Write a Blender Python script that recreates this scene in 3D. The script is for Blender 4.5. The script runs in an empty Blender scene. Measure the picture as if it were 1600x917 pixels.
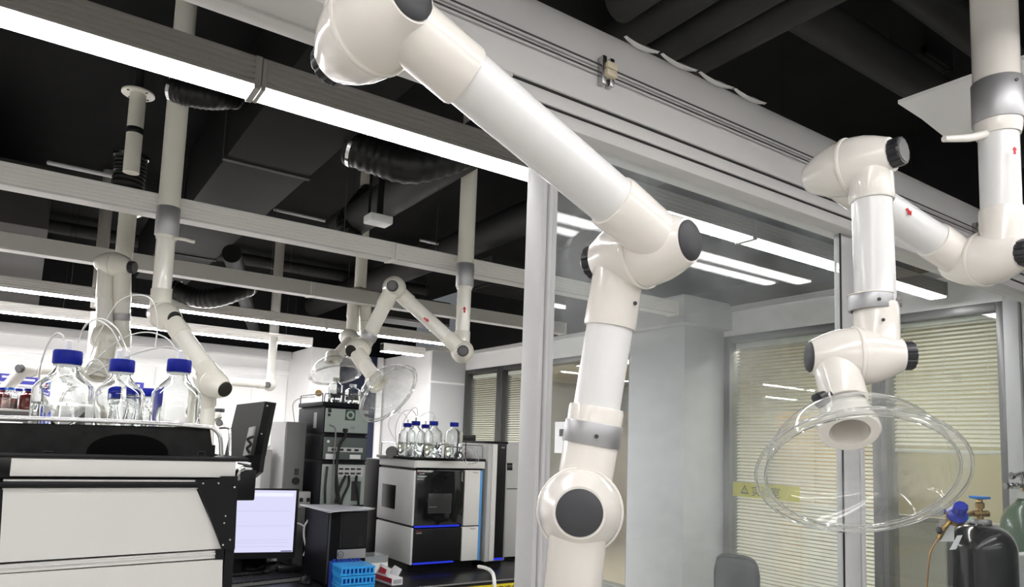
import bpy, bmesh, math, random
from mathutils import Vector, Matrix
random.seed(7)
scene = bpy.context.scene
COL = scene.collection
PI = math.pi
V = Vector

# ------------------------------------------------------------------ camera
cd = bpy.data.cameras.new('camera')
cam = bpy.data.objects.new('camera', cd)
COL.objects.link(cam)
yaw, pit, rol = math.radians(56.358), math.radians(5.8588), math.radians(2.1271)
fw = V((math.cos(yaw)*math.cos(pit), math.sin(yaw)*math.cos(pit), math.sin(pit)))
rt = V((math.sin(yaw), -math.cos(yaw), 0)); up = rt.cross(fw)
c_, s_ = math.cos(rol), math.sin(rol)
rt, up = c_*rt + s_*up, -s_*rt + c_*up
m = Matrix((rt, up, -fw)).transposed().to_4x4()
m.translation = V((0, 0, 1.55))
cam.matrix_world = m
cd.sensor_width = 36; cd.lens = 1105.38*36/1600
cd.shift_x = (800-779.43)/1600; cd.shift_y = (582.51-458.5)/1600
cd.clip_start = .05
scene.camera = cam

# ------------------------------------------------------------------ world, exposure
w = bpy.data.worlds.new('world'); scene.world = w; w.use_nodes = True
w.node_tree.nodes['Background'].inputs[0].default_value = (.9, .95, 1, 1)
w.node_tree.nodes['Background'].inputs[1].default_value = .05
scene.view_settings.view_transform = 'Standard'
scene.view_settings.look = 'None'
scene.view_settings.gamma = 1
scene.view_settings.exposure = 1.5
scene.cycles.use_denoising = True
scene.cycles.transparent_max_bounces = 32
scene.cycles.max_bounces = 16
scene.cycles.transmission_bounces = 16
LAMP = 9.0

# ------------------------------------------------------------------ materials
def mat(name, col, rough=.5, metal=0, noise=0, scale=8, bump=0, coat=0, emit=0, trans=0, ior=1.45, spec=None, alpha=None):
    mt = bpy.data.materials.new(name); mt.use_nodes = True
    nt = mt.node_tree; b = nt.nodes['Principled BSDF']
    b.inputs['Base Color'].default_value = (*col, 1)
    b.inputs['Roughness'].default_value = rough
    b.inputs['Metallic'].default_value = metal
    b.inputs['Coat Weight'].default_value = coat
    b.inputs['Coat Roughness'].default_value = .08
    b.inputs['IOR'].default_value = ior
    b.inputs['Transmission Weight'].default_value = trans
    if spec is not None: b.inputs['Specular IOR Level'].default_value = spec
    if emit:
        b.inputs['Emission Color'].default_value = (*col, 1); b.inputs['Emission Strength'].default_value = emit
    if noise or bump:
        tc = nt.nodes.new('ShaderNodeTexCoord'); n = nt.nodes.new('ShaderNodeTexNoise')
        n.inputs['Scale'].default_value = scale; n.inputs['Detail'].default_value = 5
        nt.links.new(tc.outputs['Object'], n.inputs['Vector'])
        if noise:
            r = nt.nodes.new('ShaderNodeMix'); r.data_type = 'RGBA'
            r.inputs[6].default_value = (*[max(0, x*(1-noise)) for x in col], 1)
            r.inputs[7].default_value = (*[min(1, x*(1+noise)) for x in col], 1)
            nt.links.new(n.outputs['Fac'], r.inputs[0]); nt.links.new(r.outputs[2], b.inputs['Base Color'])
        if bump:
            bp = nt.nodes.new('ShaderNodeBump'); bp.inputs['Strength'].default_value = bump; bp.inputs['Distance'].default_value = .002
            nt.links.new(n.outputs['Fac'], bp.inputs['Height']); nt.links.new(bp.outputs['Normal'], b.inputs['Normal'])
    return mt

def pane_mat(name, haze, tint=(.97, .985, .98), hazecol=(.75, .78, .8), scale=1.6):
    """clear window glass: straight-through transmission, Fresnel mirror and a thin, patchy diffuse film"""
    mt = bpy.data.materials.new(name); mt.use_nodes = True; nt = mt.node_tree; nt.nodes.clear()
    out = nt.nodes.new('ShaderNodeOutputMaterial')
    tr = nt.nodes.new('ShaderNodeBsdfTransparent'); tr.inputs[0].default_value = (*tint, 1)
    gl = nt.nodes.new('ShaderNodeBsdfGlossy'); gl.inputs['Roughness'].default_value = .0
    fr = nt.nodes.new('ShaderNodeFresnel')          # the same mirror strength from either side of the thin sheet
    ge = nt.nodes.new('ShaderNodeNewGeometry'); ma = nt.nodes.new('ShaderNodeMath'); ma.operation = 'MULTIPLY_ADD'
    ma.inputs[1].default_value = 1/1.5-1.5; ma.inputs[2].default_value = 1.5
    nt.links.new(ge.outputs['Backfacing'], ma.inputs[0]); nt.links.new(ma.outputs[0], fr.inputs[0])
    mx = nt.nodes.new('ShaderNodeMixShader')
    nt.links.new(fr.outputs[0], mx.inputs[0]); nt.links.new(tr.outputs[0], mx.inputs[1]); nt.links.new(gl.outputs[0], mx.inputs[2])
    last = mx
    if haze:
        df = nt.nodes.new('ShaderNodeBsdfDiffuse'); df.inputs[0].default_value = (*hazecol, 1)
        tc = nt.nodes.new('ShaderNodeTexCoord')
        mp = nt.nodes.new('ShaderNodeMapping'); mp.inputs['Scale'].default_value = (1, 1, 1.6)
        n = nt.nodes.new('ShaderNodeTexNoise'); n.inputs['Scale'].default_value = scale; n.inputs['Detail'].default_value = 8; n.inputs['Roughness'].default_value = .62
        nt.links.new(tc.outputs['Object'], mp.inputs[0]); nt.links.new(mp.outputs[0], n.inputs['Vector'])
        mr = nt.nodes.new('ShaderNodeMapRange'); mr.inputs[1].default_value = .36; mr.inputs[2].default_value = .68
        mr.inputs[3].default_value = haze*.1; mr.inputs[4].default_value = haze*2.3
        nt.links.new(n.outputs['Fac'], mr.inputs[0])
        m2 = nt.nodes.new('ShaderNodeMixShader')
        nt.links.new(mr.outputs[0], m2.inputs[0]); nt.links.new(mx.outputs[0], m2.inputs[1]); nt.links.new(df.outputs[0], m2.inputs[2])
        last = m2
    nt.links.new(last.outputs[0], out.inputs[0])
    return mt

def emat(name, col, strength):
    mt = bpy.data.materials.new(name); mt.use_nodes = True; nt = mt.node_tree; nt.nodes.clear()
    out = nt.nodes.new('ShaderNodeOutputMaterial'); e = nt.nodes.new('ShaderNodeEmission')
    e.inputs[0].default_value = (*col, 1); e.inputs[1].default_value = strength
    nt.links.new(e.outputs[0], out.inputs[0]); return mt

CREAM = mat('cream_plastic', (.78, .745, .695), .2, coat=.4)
TUBE = mat('white_tube', (.74, .74, .735), .3, coat=.25)
LABTUBE = mat('lab_tube', (.82, .80, .73), .24, coat=.3)
LABCREAM = mat('lab_cream_plastic', (.76, .735, .65), .25, coat=.2)
LABPOLE = mat('lab_pole', (.80, .78, .69), .35)
FARPL = mat('far_arm_plastic_darkened', (.40, .39, .35), .45)  # darker copy of the arm plastic, offsetting strong light from the far lamps
ALU = mat('brushed_aluminium', (.43, .43, .44), .45, metal=.65)
ALUPAINT = mat('silver_paint', (.50, .50, .505), .5, metal=.0, noise=.04, scale=30)
CHAR = mat('charcoal_cap', (.045, .045, .05), .55)
LABCAP = mat('lab_cap', (.02, .019, .016), .6, spec=.25)
BLACK = mat('black_plastic', (.012, .012, .013), .4)
RIB = mat('black_knob', (.02, .02, .024), .35)
KNOBFACE = mat('knob_face', (.10, .10, .10), .35, metal=.3, noise=.3, scale=120)
DARKCEIL = mat('black_ceiling_paint', (.014, .014, .014), .8, noise=.3, scale=3, spec=.05)
DUCT = mat('black_duct_paint', (.032, .032, .031), .55, noise=.25, scale=4, spec=.12)
DUCT2 = mat('dark_grey_duct', (.013, .013, .0125), .6, noise=.2, scale=5, spec=.08)
FLEX = mat('black_flex_foil', (.014, .014, .014), .35, metal=.2, spec=.35)
WALL = mat('white_wall_paint', (.92, .92, .91), .7, noise=.02, scale=2)
WALLN = mat('near_wall_paint', (.42, .43, .43), .7, noise=.03, scale=2)
GREYW = mat('grey_column_paint', (.53, .54, .545), .6, noise=.03, scale=2)
HEAD = mat('header_paint', (.62, .61, .60), .5, noise=.05, scale=9, bump=.1)
PEEL = mat('peeling_film', (.72, .72, .71), .35)
FRAME = mat('dark_window_frame', (.045, .045, .045), .45)
GFRAME = mat('grey_window_frame', (.20, .20, .20), .4, metal=.3)
GROOVE = mat('lamp_housing', (.80, .78, .74), .45)  # housing colour lightened for the dim rows, in place of light
GROOVEL = mat('lamp_housing_darkened', (.27, .26, .24), .45)  # same housing darkened: shade on the first row put into the colour
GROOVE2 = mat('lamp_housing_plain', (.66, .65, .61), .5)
LIT = emat('lit_diffuser', (1, .98, .97), LAMP*1.6)
LITN = emat('lit_diffuser_near', (1, .98, .97), LAMP*.66)
LIT2 = emat('lit_diffuser_far', (1, .98, 1), LAMP*5.4)
FILLB = emat('fill_diffuser_rear', (1, .98, .97), LAMP*1.4)  # for the unseen fill lamps added behind the viewer
OFFD = mat('unlit_diffuser', (.62, .61, .59), .4)
BRASS = mat('brass', (.42, .27, .09), .35, metal=1, noise=.25, scale=60)
CHROME = mat('chrome', (.72, .72, .72), .14, metal=1)
STEEL = mat('steel_wire', (.5, .5, .5), .25, metal=1)
GLASS = mat('bottle_glass', (.97, .985, .98), .0, trans=1, ior=1.47)
ACRYL = pane_mat('clear_acrylic', .10, (.955, .965, .955), (.85, .86, .85), 9)
ACRYLRIM = pane_mat('acrylic_rim', .16, (.95, .955, .945), (.85, .86, .85), 9)
RIMBEAD = mat('rim_bead_acrylic', (.97, .98, .97), .03, trans=1, ior=1.35)
WATER = mat('clear_liquid', (.97, .985, .99), .0, trans=1, ior=1.33)
AMBER = mat('amber_bottle_glass', (.13, .012, .008), .12, coat=.6)
CAPB = mat('blue_cap', (.003, .012, .27), .42, spec=.25)
CAPL = mat('light_blue_cap', (.03, .17, .60), .4)
WHITEP = mat('white_plastic', (.82, .82, .81), .35)
PTFE = mat('ptfe_tubing', (.78, .78, .75), .3, trans=.35)
INSTW = mat('instrument_white', (.70, .69, .665), .42, noise=.02, scale=3)
INSTS = mat('instrument_silver', (.74, .74, .735), .5, metal=.0, noise=.04, scale=60)
INSTB = mat('instrument_black', (.011, .011, .012), .35, spec=.22)
PCB = mat('tower_black', (.007, .007, .008), .45, spec=.09)
VOID = mat('deep_black', (.004, .004, .004), .8, spec=.03)
SMOKE = mat('smoked_door', (.006, .006, .007), .06, coat=.5)
DUSTB = mat('dusty_black_tray', (.016, .016, .016), .75, noise=.7, scale=38, spec=.2)
BLUELED = emat('blue_light_line', (.03, .05, .75), .3)
BLUESTRIP = mat('light_blue_strip', (.10, .33, .72), .4)
NAVY = mat('navy_panel', (.02, .028, .06), .5)
GREENP = mat('grey_green_panel', (.35, .40, .37), .5, noise=.05, scale=10)
SLATE = mat('slate_case', (.012, .013, .016), .55, spec=.1)
GREYC = mat('grey_case', (.20, .20, .20), .5, noise=.04, scale=10)
LGREY = mat('light_grey_case', (.52, .52, .51), .5)
BENCH = mat('black_bench_top', (.010, .010, .011), .33, noise=.3, scale=20, spec=.3)
YEL = mat('yellow_tape', (.72, .56, .02), .45)
YEL2 = mat('yellow_green_tape', (.62, .58, .04), .45)
INK = mat('black_ink', (.01, .01, .01), .6)
INKG = mat('olive_ink', (.04, .04, .008), .6)
REDINK = mat('red_ink', (.55, .02, .03), .5)
WHINK = mat('white_ink', (.75, .75, .75), .5)
PAPER = mat('paper', (.74, .74, .75), .6)
PAPERG = mat('grey_sheet', (.40, .40, .44), .5)
RACK = mat('sky_blue_rack', (.02, .30, .72), .38)
RACKD = mat('deep_blue_rack', (.01, .05, .35), .4)
BOXR = mat('red_print', (.50, .04, .06), .5)
SKYBOT = mat('clear_box', (.7, .74, .76), .12, trans=.6)
CYLB = mat('black_cylinder_paint', (.008, .008, .009), .18, coat=.6, noise=.4, scale=14, bump=.25)
CYLG = mat('green_cylinder_paint', (.10, .15, .10), .3, coat=.3)
BLUEKNOB = mat('blue_regulator_knob', (.02, .04, .42), .3)
BLUEH = mat('blue_handwheel', (.02, .19, .62), .35)
SLAT = mat('blind_slat', (.84, .82, .77), .35)
TAN = mat('tan_wood', (.52, .345, .165), .5, noise=.12, scale=5)
OFFW = mat('office_wall', (.42, .39, .28), .7, noise=.03, scale=2)
FLOOR = mat('floor_vinyl', (.58, .56, .52), .4, noise=.05, scale=6)
OFLOOR = mat('office_floor', (.62, .54, .42), .4, noise=.05, scale=6)
SCREEN = emat('monitor_picture', (.70, .70, .93), .37)
SCRLINE = emat('monitor_lines', (.52, .53, .74), .37)
SCRBAR = emat('monitor_bar', (.85, .87, .98), .37)
SCRDARK = emat('monitor_taskbar', (.04, .05, .14), .37)
MESHB = mat('chair_mesh', (.03, .032, .034), .6, noise=.5, scale=40)
BLUEPOST = mat('blue_print', (.05, .05, .42), .5)
GREENLIT = emat('green_sign_light', (.05, .8, .25), .3)
PANE = pane_mat('partition_glass', .08, scale=1.5)
PANER = pane_mat('partition_glass_clear', .014)
OFL = emat('office_light', (1, .94, .82), 17)
OFL2 = emat('corridor_light', (1, .92, .78), 5)
PANE2 = pane_mat('window_glass', .015, (.93, .95, .93))
RUBBER = mat('rubber_cable', (.01, .01, .01), .5)
WALLGREY = mat('wall_trim_grey', (.55, .55, .55), .6)

# ------------------------------------------------------------------ mesh helpers
W = {}                                     # world location of each thing's origin
def frame(ax):
    ax = V(ax).normalized(); t = V((0, 0, 1)) if abs(ax.z) < .9 else V((1, 0, 0))
    u = ax.cross(t).normalized(); return ax, u, ax.cross(u).normalized()

class MB:
    def __init__(s): s.bm = bmesh.new()
    def box(s, lo, hi, bevel=0, seg=2):
        lo, hi = V(lo), V(hi); r = bmesh.ops.create_cube(s.bm, size=1)
        c = (lo+hi)/2; d = hi-lo
        for v in r['verts']: v.co = V((c.x+v.co.x*d.x, c.y+v.co.y*d.y, c.z+v.co.z*d.z))
        if bevel:
            es = {e for v in r['verts'] for e in v.link_edges}
            bmesh.ops.bevel(s.bm, geom=list(es), offset=bevel, segments=seg, profile=.5, affect='EDGES')
        return s
    def prism(s, pts, vec):
        vec = V(vec); a = [s.bm.verts.new(V(p)) for p in pts]; b = [s.bm.verts.new(V(p)+vec) for p in pts]
        n = len(pts); s.bm.faces.new(a); s.bm.faces.new(list(reversed(b)))
        for i in range(n): s.bm.faces.new((a[i], b[i], b[(i+1) % n], a[(i+1) % n]))
        return s
    def lathe(s, o, ax, prof, n=32, closed=False, ripple=None):
        ax, u, v = frame(ax); o = V(o); rings = []
        for t, r in prof:
            if r < 1e-6: rings.append([s.bm.verts.new(o+ax*t)])
            else:
                rings.append([s.bm.verts.new(o+ax*t+(u*math.cos(2*PI*i/n)+v*math.sin(2*PI*i/n))*(r*(ripple(i) if ripple else 1))) for i in range(n)])
        pr = list(zip(rings, rings[1:]))
        if closed: pr.append((rings[-1], rings[0]))
        for A, B in pr:
            for i in range(n):
                j = (i+1) % n
                if len(A) == 1 and len(B) == 1: continue
                if len(A) == 1: s.bm.faces.new((A[0], B[j], B[i]))
                elif len(B) == 1: s.bm.faces.new((A[i], A[j], B[0]))
                else: s.bm.faces.new((A[i], A[j], B[j], B[i]))
        return s
    def cyl(s, p, q, r, r2=None, n=24):
        p, q = V(p), V(q); L = (q-p).length; r2 = r if r2 is None else r2
        return s.lathe(p, q-p, [(0, 0), (0, r), (L, r2), (L, 0)], n)
    def pipe(s, p, q, r, th=.003, n=32):
        p, q = V(p), V(q); L = (q-p).length
        return s.lathe(p, q-p, [(0, r-th), (0, r), (L, r), (L, r-th)], n, closed=True)
    def tube(s, pts, r, n=8):
        pts = [V(p) for p in pts]; rings = []; prev = None
        for i, p in enumerate(pts):
            t = (pts[min(i+1, len(pts)-1)]-pts[max(i-1, 0)]).normalized()
            if prev is None: _, u, v = frame(t)
            else:
                u = (prev - t*prev.dot(t)).normalized(); v = t.cross(u)
            prev = u; rr = r(i/(len(pts)-1)) if callable(r) else r
            rings.append([s.bm.verts.new(p+(u*math.cos(2*PI*k/n)+v*math.sin(2*PI*k/n))*rr) for k in range(n)])
        for A, B in zip(rings, rings[1:]):
            for k in range(n): s.bm.faces.new((A[k], A[(k+1) % n], B[(k+1) % n], B[k]))
        s.bm.faces.new(list(reversed(rings[0]))); s.bm.faces.new(rings[-1])
        return s
    def rot(s, M3, about):
        bmesh.ops.rotate(s.bm, cent=V(about), matrix=M3, verts=s.bm.verts[:]); return s
    def build(s, name, mt, parent=None, angle=38, **props):
        bmesh.ops.recalc_face_normals(s.bm, faces=s.bm.faces[:])
        me = bpy.data.meshes.new(name); o = bpy.data.objects.new(name, me)
        if parent is not None:
            org = W[parent]
        else:
            cs = [v.co for v in s.bm.verts]
            org = V(((min(c.x for c in cs)+max(c.x for c in cs))/2, (min(c.y for c in cs)+max(c.y for c in cs))/2, min(c.z for c in cs)))
            o.location = org
        for v in s.bm.verts: v.co -= org
        s.bm.to_mesh(me); s.bm.free(); me.materials.append(mt)
        me.shade_smooth(); me.set_sharp_from_angle(angle=math.radians(angle))
        COL.objects.link(o); W[o] = V(org)
        if parent is not None: o.parent = parent
        for k, v in props.items(): o[k] = v
        return o

def thing(name, label, cat, loc=(0, 0, 0), group=None):
    o = bpy.data.objects.new(name, None); COL.objects.link(o); o.location = loc
    o.empty_display_size = .05; W[o] = V(loc)
    o['label'] = label; o['category'] = cat
    if group: o['group'] = group
    return o
def tag(o, label, cat, group=None):
    o['label'] = label; o['category'] = cat
    if group: o['group'] = group
    return o
def struct_root(name, loc=(0, 0, 0)):
    o = bpy.data.objects.new(name, None); COL.objects.link(o); o.location = loc; W[o] = V(loc); o['kind'] = 'structure'
    return o
def dup(root, loc, label, rotz=0, group=None):
    r = root.copy(); COL.objects.link(r); r.location = loc; r.rotation_euler = (0, 0, rotz); r['label'] = label; W[r] = V(loc)
    if group: r['group'] = group
    for ch in list(root.children):
        c = ch.copy(); COL.objects.link(c); c.parent = r
        for g in list(ch.children):
            d = g.copy(); COL.objects.link(d); d.parent = c
    return r
def text(body, size, mt, origin, right, upv, parent=None, name='lettering', align='LEFT', depth=.0003):
    """flat print: lettering lying on a surface"""
    cu = bpy.data.curves.new(name, 'FONT'); cu.body = body; cu.size = size; cu.align_x = align; cu.extrude = depth; cu.resolution_u = 2
    tmp = bpy.data.objects.new(name, cu); COL.objects.link(tmp)
    me = bpy.data.meshes.new_from_object(tmp.evaluated_get(bpy.context.evaluated_depsgraph_get()))
    bpy.data.objects.remove(tmp); me.materials.clear(); me.materials.append(mt); me.name = name
    o = bpy.data.objects.new(name, me); COL.objects.link(o)
    r, u = V(right).normalized(), V(upv).normalized(); n = r.cross(u)
    M = Matrix((r, u, n)).transposed().to_4x4(); M.translation = V(origin) - (W[parent] if parent else V((0, 0, 0)))
    o.matrix_local = M
    if parent: o.parent = parent; o.matrix_local = M
    return o
def arc(p, q, h, n=14, side=(0, 0, 0)):
    p, q, side = V(p), V(q), V(side); out = []
    for i in range(n+1):
        t = i/n; b = 4*t*(1-t); out.append(p.lerp(q, t)+V((0, 0, h*b))+side*b)
    return out
def bez(pts, n=24):
    """smooth curve through points (Catmull-Rom)"""
    P = [V(p) for p in pts]; P = [P[0]*2-P[1]]+P+[P[-1]*2-P[-2]]; out = []
    k = len(P)-3; per = max(2, n//k)
    for i in range(k):
        a, b, c, d = P[i:i+4]
        for j in range(per):
            t = j/per
            out.append(.5*((2*b)+(-a+c)*t+(2*a-5*b+4*c-d)*t*t+(-a+3*b-3*c+d)*t**3))
    out.append(P[-2]); return out
def S(n): return dict(kind='structure')

# ------------------------------------------------------------------ setting
YG, XC, YB, ZC = 1.15, 4.30, 8.90, 3.50
MB().box((-3, -3, -.05), (XC, YB, 0)).build('floor', FLOOR, kind='structure')
MB().box((XC, -3, -.05), (12, 14, 0)).build('floor_office', OFLOOR, kind='structure')
MB().box((-3, -3, ZC), (XC+.2, YB+.2, ZC+.1)).build('ceiling', DARKCEIL, kind='structure')
MB().box((XC+.2, -3, 2.75), (12, 14, 2.85)).build('ceiling_office', WALL, kind='structure')
MB().box((-3.1, -3, 0), (-3, YB, ZC)).build('wall_left', WALL, kind='structure')
MB().box((-3, -3.1, 0), (XC, -3, ZC)).build('wall_behind', WALLN, kind='structure')
wb = MB().box((-3, YB, 0), (XC+.2, YB+.1, 2.62)).build('wall_back', WALL, kind='structure')
MB().box((-3, YB, 2.62), (XC+.2, YB+.1, ZC)).build('wall_upper', DARKCEIL, kind='structure')
# cladding panels of the back wall with narrow joints and a picture rail
xs = [-3, -1.2, .0, 1.2, 2.28, 2.72]
for a, b in zip(xs, xs[1:]):
    MB().box((a+.006, YB-.012, .1), (b-.006, YB, 2.30), .003, 1).build('panel', WALL, wb)
MB().box((-3, YB-.05, 2.33), (2.72, YB, 2.39), .006).build('rail', WALL, wb)
MB().box((-3, YB-.14, 2.52), (2.72, YB, 2.62), .01).build('cornice', WALLGREY, wb)
# boxed column and navy door panel on the back wall
cl = MB().box((2.72, 8.05, 0), (3.08, YB, 2.62), .01).build('wall_pier', WALL, kind='structure')
nv = MB().box((3.22, 8.40, 0), (3.71, YB, 2.62), .006).build('wall_navy_panel', NAVY, kind='structure')
MB().box((3.712, 8.38, 0), (3.79, YB, 2.62), .006).build('wall_white_strip', WALL, kind='structure')
for z in (1.1, 1.95): MB().box((3.219, 8.395, z), (3.709, 8.402, z+.012)).build('joint', INK, nv)
# corner pier beside the window wall
cp = MB().box((3.84, 7.18, 0), (XC, YB, 2.62)).build('wall_corner_pier', WALL, kind='structure')
for z0, z1 in ((.02, 2.24), (2.265, 2.61)):
    MB().box((3.828, 7.19, z0), (3.84, 7.86, z1), .003, 1).build('panel', WALL, cp)
    MB().box((3.828, 7.875, z0), (3.84, YB, z1), .003, 1).build('panel', WALL, cp)
    MB().box((3.84, 7.168, z0), (XC, 7.18, z1), .003, 1).build('panel', GREYW, cp)  # same white pier; this face's shade is put in by greyer panels
# window wall X = XC : sill wall, upper band, frames
SILL = .35
ww = struct_root('wall_right', (XC, 4, 0))
MB().box((XC, 1.15, 0), (XC+.12, 1.53, 2.64)).build('wall_end', WALL, ww)
MB().box((XC, -3, 0), (XC+.12, 1.15, 2.64)).build('dark_wall_end', mat('dark_end_wall', (.06, .06, .06), .6, spec=.2), ww)  # unseen stretch, coloured dark to keep its reflection in the glass dim
MB().box((XC, 1.53, 2.42), (XC+.12, 7.18, 2.64)).build('upper_band', WALL, ww)
MB().box((XC, 1.53, 0), (XC+.12, 4.40, SILL)).build('sill_wall', WALL, ww)
MB().box((XC, 5.80, 0), (XC+.12, 7.18, SILL)).build('sill_wall', WALL, ww)
MB().box((XC-.03, 1.0, 2.64), (XC+.2, 7.2, ZC)).build('upper_void', DARKCEIL, ww)
MB().box((XC-.02, 1.5, 2.60), (XC+.02, 7.18, 2.66), .005).build('band_edge', WALLGREY, ww)
# structural column clad in grey board
col = MB().box((3.87, 3.435, 0), (XC, 3.99, 2.46), .004).build('wall_column', GREYW, kind='structure')
MB().box((3.78, 3.36, 2.46), (XC, 4.06, 2.66), .004).build('capital', GREYW, col)

def window(n, y0, y1, fr, wd=.05):
    r = struct_root('window_%d' % n, (XC+.05, (y0+y1)/2, SILL))
    z0, z1 = SILL, 2.42
    MB().box((XC-.01, y0, z0), (XC+.11, y0+wd, z1), .004).build('jamb', fr, r)
    MB().box((XC-.01, y1-wd, z0), (XC+.11, y1, z1), .004).build('jamb', fr, r)
    MB().box((XC-.01, y0+wd, z1-.05), (XC+.11, y1-wd, z1), .004).build('head', fr, r)
    MB().box((XC-.01, y0+wd, z0), (XC+.11, y1-wd, z0+.05), .004).build('sill', fr, r)
    MB().box((XC+.02, y0+wd, z0+.05), (XC+.026, y1-wd, z1-.05)).build('pane', PANE2, r)
    return r
w1 = window(1, 2.27, 3.43, GFRAME, .055)
w2 = window(2, 1.61, 2.27, GFRAME, .035)
w3 = window(3, 6.42, 7.17, FRAME, .07)
w4 = window(4, 5.78, 6.42, FRAME, .05)
w5 = window(5, 4.38, 5.78, GFRAME, .05)
MB().box((XC-.03, 1.535, 0), (XC+.11, 1.605, 2.50), .004).build('trim_1', ALUPAINT, kind='structure')
def blind(label, y0, y1, ztop, zbot, tilt, pitch=.0245):
    r = thing('venetian_blind', label, 'blind', (XC+.075, (y0+y1)/2, zbot), 'venetian blinds in the window wall')
    b = MB(); z = ztop-.05; k = 0
    ca, sa = math.cos(tilt)*.0125, math.sin(tilt)*.0125
    while z > zbot+.03:
        x = XC+.075; j = random.uniform(-.0012, .0012)
        b.prism([(x-ca, y0, z-sa+j), (x+ca, y0, z+sa+j), (x+ca, y0, z+sa+.0012+j), (x-ca, y0, z-sa+.0012+j)], (0, y1-y0, 0))
        z -= pitch
    b.build('slats', SLAT, r, kind='stuff')
    MB().box((XC+.055, y0, ztop-.04), (XC+.095, y1, ztop), .003).build('head_rail', SLAT, r)
    MB().box((XC+.063, y0, zbot), (XC+.088, y1, zbot+.02), .003).build('bottom_rail', SLAT, r)
    for t in (.12, .5, .88):
        y = y0+(y1-y0)*t
        MB().cyl((XC+.0605, y, zbot), (XC+.0605, y, ztop), .0012, n=6).build('ladder_cord', PAPER, r)
    return r
blind('venetian blind with a yellow warning strip across its pane, behind the partition glass', 2.33, 3.37, 2.37, .42, .62)
blind('half raised venetian blind behind the clear hood of the near arm', 1.65, 2.23, 2.385, 1.60, .62)
blind('venetian blind in the dark frame next to the white corner pier', 6.5, 7.09, 2.36, .42, .5)
blind('venetian blind glowing warm yellow beside the aluminium post', 5.84, 6.36, 2.36, .42, .5)
# yellow strip stuck on window 1
st = MB().box((XC+.014, 2.83, 1.25), (XC+.019, 3.36, 1.352)).build('warning_strip', YEL2)
tag(st, 'yellow green warning strip stuck across the blind window pane', 'sticker')
ST = XC+.0135
def tri(parent, c, s, mt, right=(0, -1, 0)):
    c = V(c); r = V(right); u = V((0, 0, 1))
    o = [c-r*s*.55-u*s*.4, c+r*s*.55-u*s*.4, c+u*s*.6]; i = [c+(p-c)*.62 for p in o]
    b = MB(); bm = b.bm; A = [bm.verts.new(p) for p in o]; B = [bm.verts.new(p) for p in i]
    for k in range(3): bm.faces.new((A[k], A[(k+1) % 3], B[(k+1) % 3], B[k]))
    b.build('warning_triangle', mt, parent)
tri(st, (ST, 3.26, 1.298), .062, INKG)
text('!', .042, INKG, (ST, 3.266, 1.282), (0, -1, 0), (0, 0, 1), st)
text('实验室', .078, INKG, (ST, 3.205, 1.268), (0, -1, 0), (0, 0, 1), st)

# office beyond the window wall
MB().box((6.6, -3, 0), (6.7, 5.6, 2.75)).build('wall_office', OFFW, kind='structure')
MB().box((4.42, -3.0, 0), (12, -2.9, 2.75)).build('wall_office_side', OFFW, kind='structure')
MB().box((6.6, 5.6, 0), (12, 5.7, 2.75)).build('wall_office_return', OFFW, kind='structure')
wf = struct_root('wall_corridor', (6, 10.2, 0))
MB().box((4.5, 10.2, 0), (12, 10.3, 2.75)).build('wall_face', OFFW, wf)
MB().box((9.2, 5.7, 0), (9.3, 10.2, 2.75)).build('wall_face', OFFW, wf)
MB().box((9.16, 5.7, 0), (9.2, 10.2, .12)).build('baseboard_office', FRAME, kind='structure')
cb = thing('wall_cupboard', 'run of tan wooden doors at the far end of the office', 'cupboard', (8.9, 8.6, 0))
for i in range(5):
    y = 7.0+.62*i
    MB().box((8.78, y+.006, .12), (8.84, y+.614, 2.2), .004).build('cupboard_door', TAN, cb)
    MB().box((8.755, y+.05, 1.05), (8.78, y+.07, 1.25), .004).build('handle', STEEL, cb)
MB().box((8.84, 7.0, .0), (9.16, 10.1, 2.24)).build('carcass', TAN, cb)
cc = thing('tall_cabinet', 'tan office cabinet standing behind the blind window', 'cabinet', (6.0, 3.6, 0))
MB().box((5.9, 3.3, .05), (6.35, 4.1, 1.95), .006).build('body', TAN, cc)
for y in (3.3, 3.705): MB().box((5.88, y+.005, .08), (5.9, y+.39, 1.92), .004).build('cabinet_door', TAN, cc)
ob = thing('desk_screen', 'pale grey desk screen behind the blind windows', 'screen', (5.1, 2.6, 0))
MB().box((5.08, 1.7, .1), (5.12, 3.3, 1.15), .006).build('panel', LGREY, ob)
MB().box((5.07, 1.7, 1.15), (5.13, 3.3, 1.18), .004).build('rail', ALU, ob)
for k, (x, y, l) in enumerate(((5.4, 1.4, 'white ceiling panel lamp over the near office end'), (5.4, 3.2, 'white ceiling panel lamp behind the blind windows'), (6.6, 7.2, 'white ceiling panel lamp before the tan doors'), (5.6, 6.9, 'white ceiling panel lamp beyond the dark framed blinds'))):
    r = thing('panel_lamp', l, 'lamp', (x, y, 2.74), 'office ceiling lamps')
    MB().box((x-.15, y-.55, 2.72), (x+.15, y+.55, 2.75)).build('lamp_frame', ALU, r)
    MB().box((x-.13, y-.53, 2.716), (x+.13, y+.53, 2.72)).build('diffuser', OFL2 if k == 2 else OFL, r)
sw = thing('white_board_panel', 'narrow white upright panel held by two dark brackets beside the grey column', 'panel', (XC+.16, 4.47, 1.0))
MB().box((XC+.15, 4.43, 1.06), (XC+.18, 4.53, 2.30), .003).build('panel', WHITEP, sw)
for z in (1.95, 2.15): MB().box((XC+.12, 4.42, z), (XC+.19, 4.55, z+.05), .003).build('bracket', FRAME, sw)
po = thing('notice_sheet', 'pale notice with dark bars pinned on the clear office window', 'notice', (XC+.012, 5.27, 1.5))
MB().box((XC+.010, 5.13, 1.50), (XC+.014, 5.45, 1.80)).build('sheet', PAPER, po)
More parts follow.
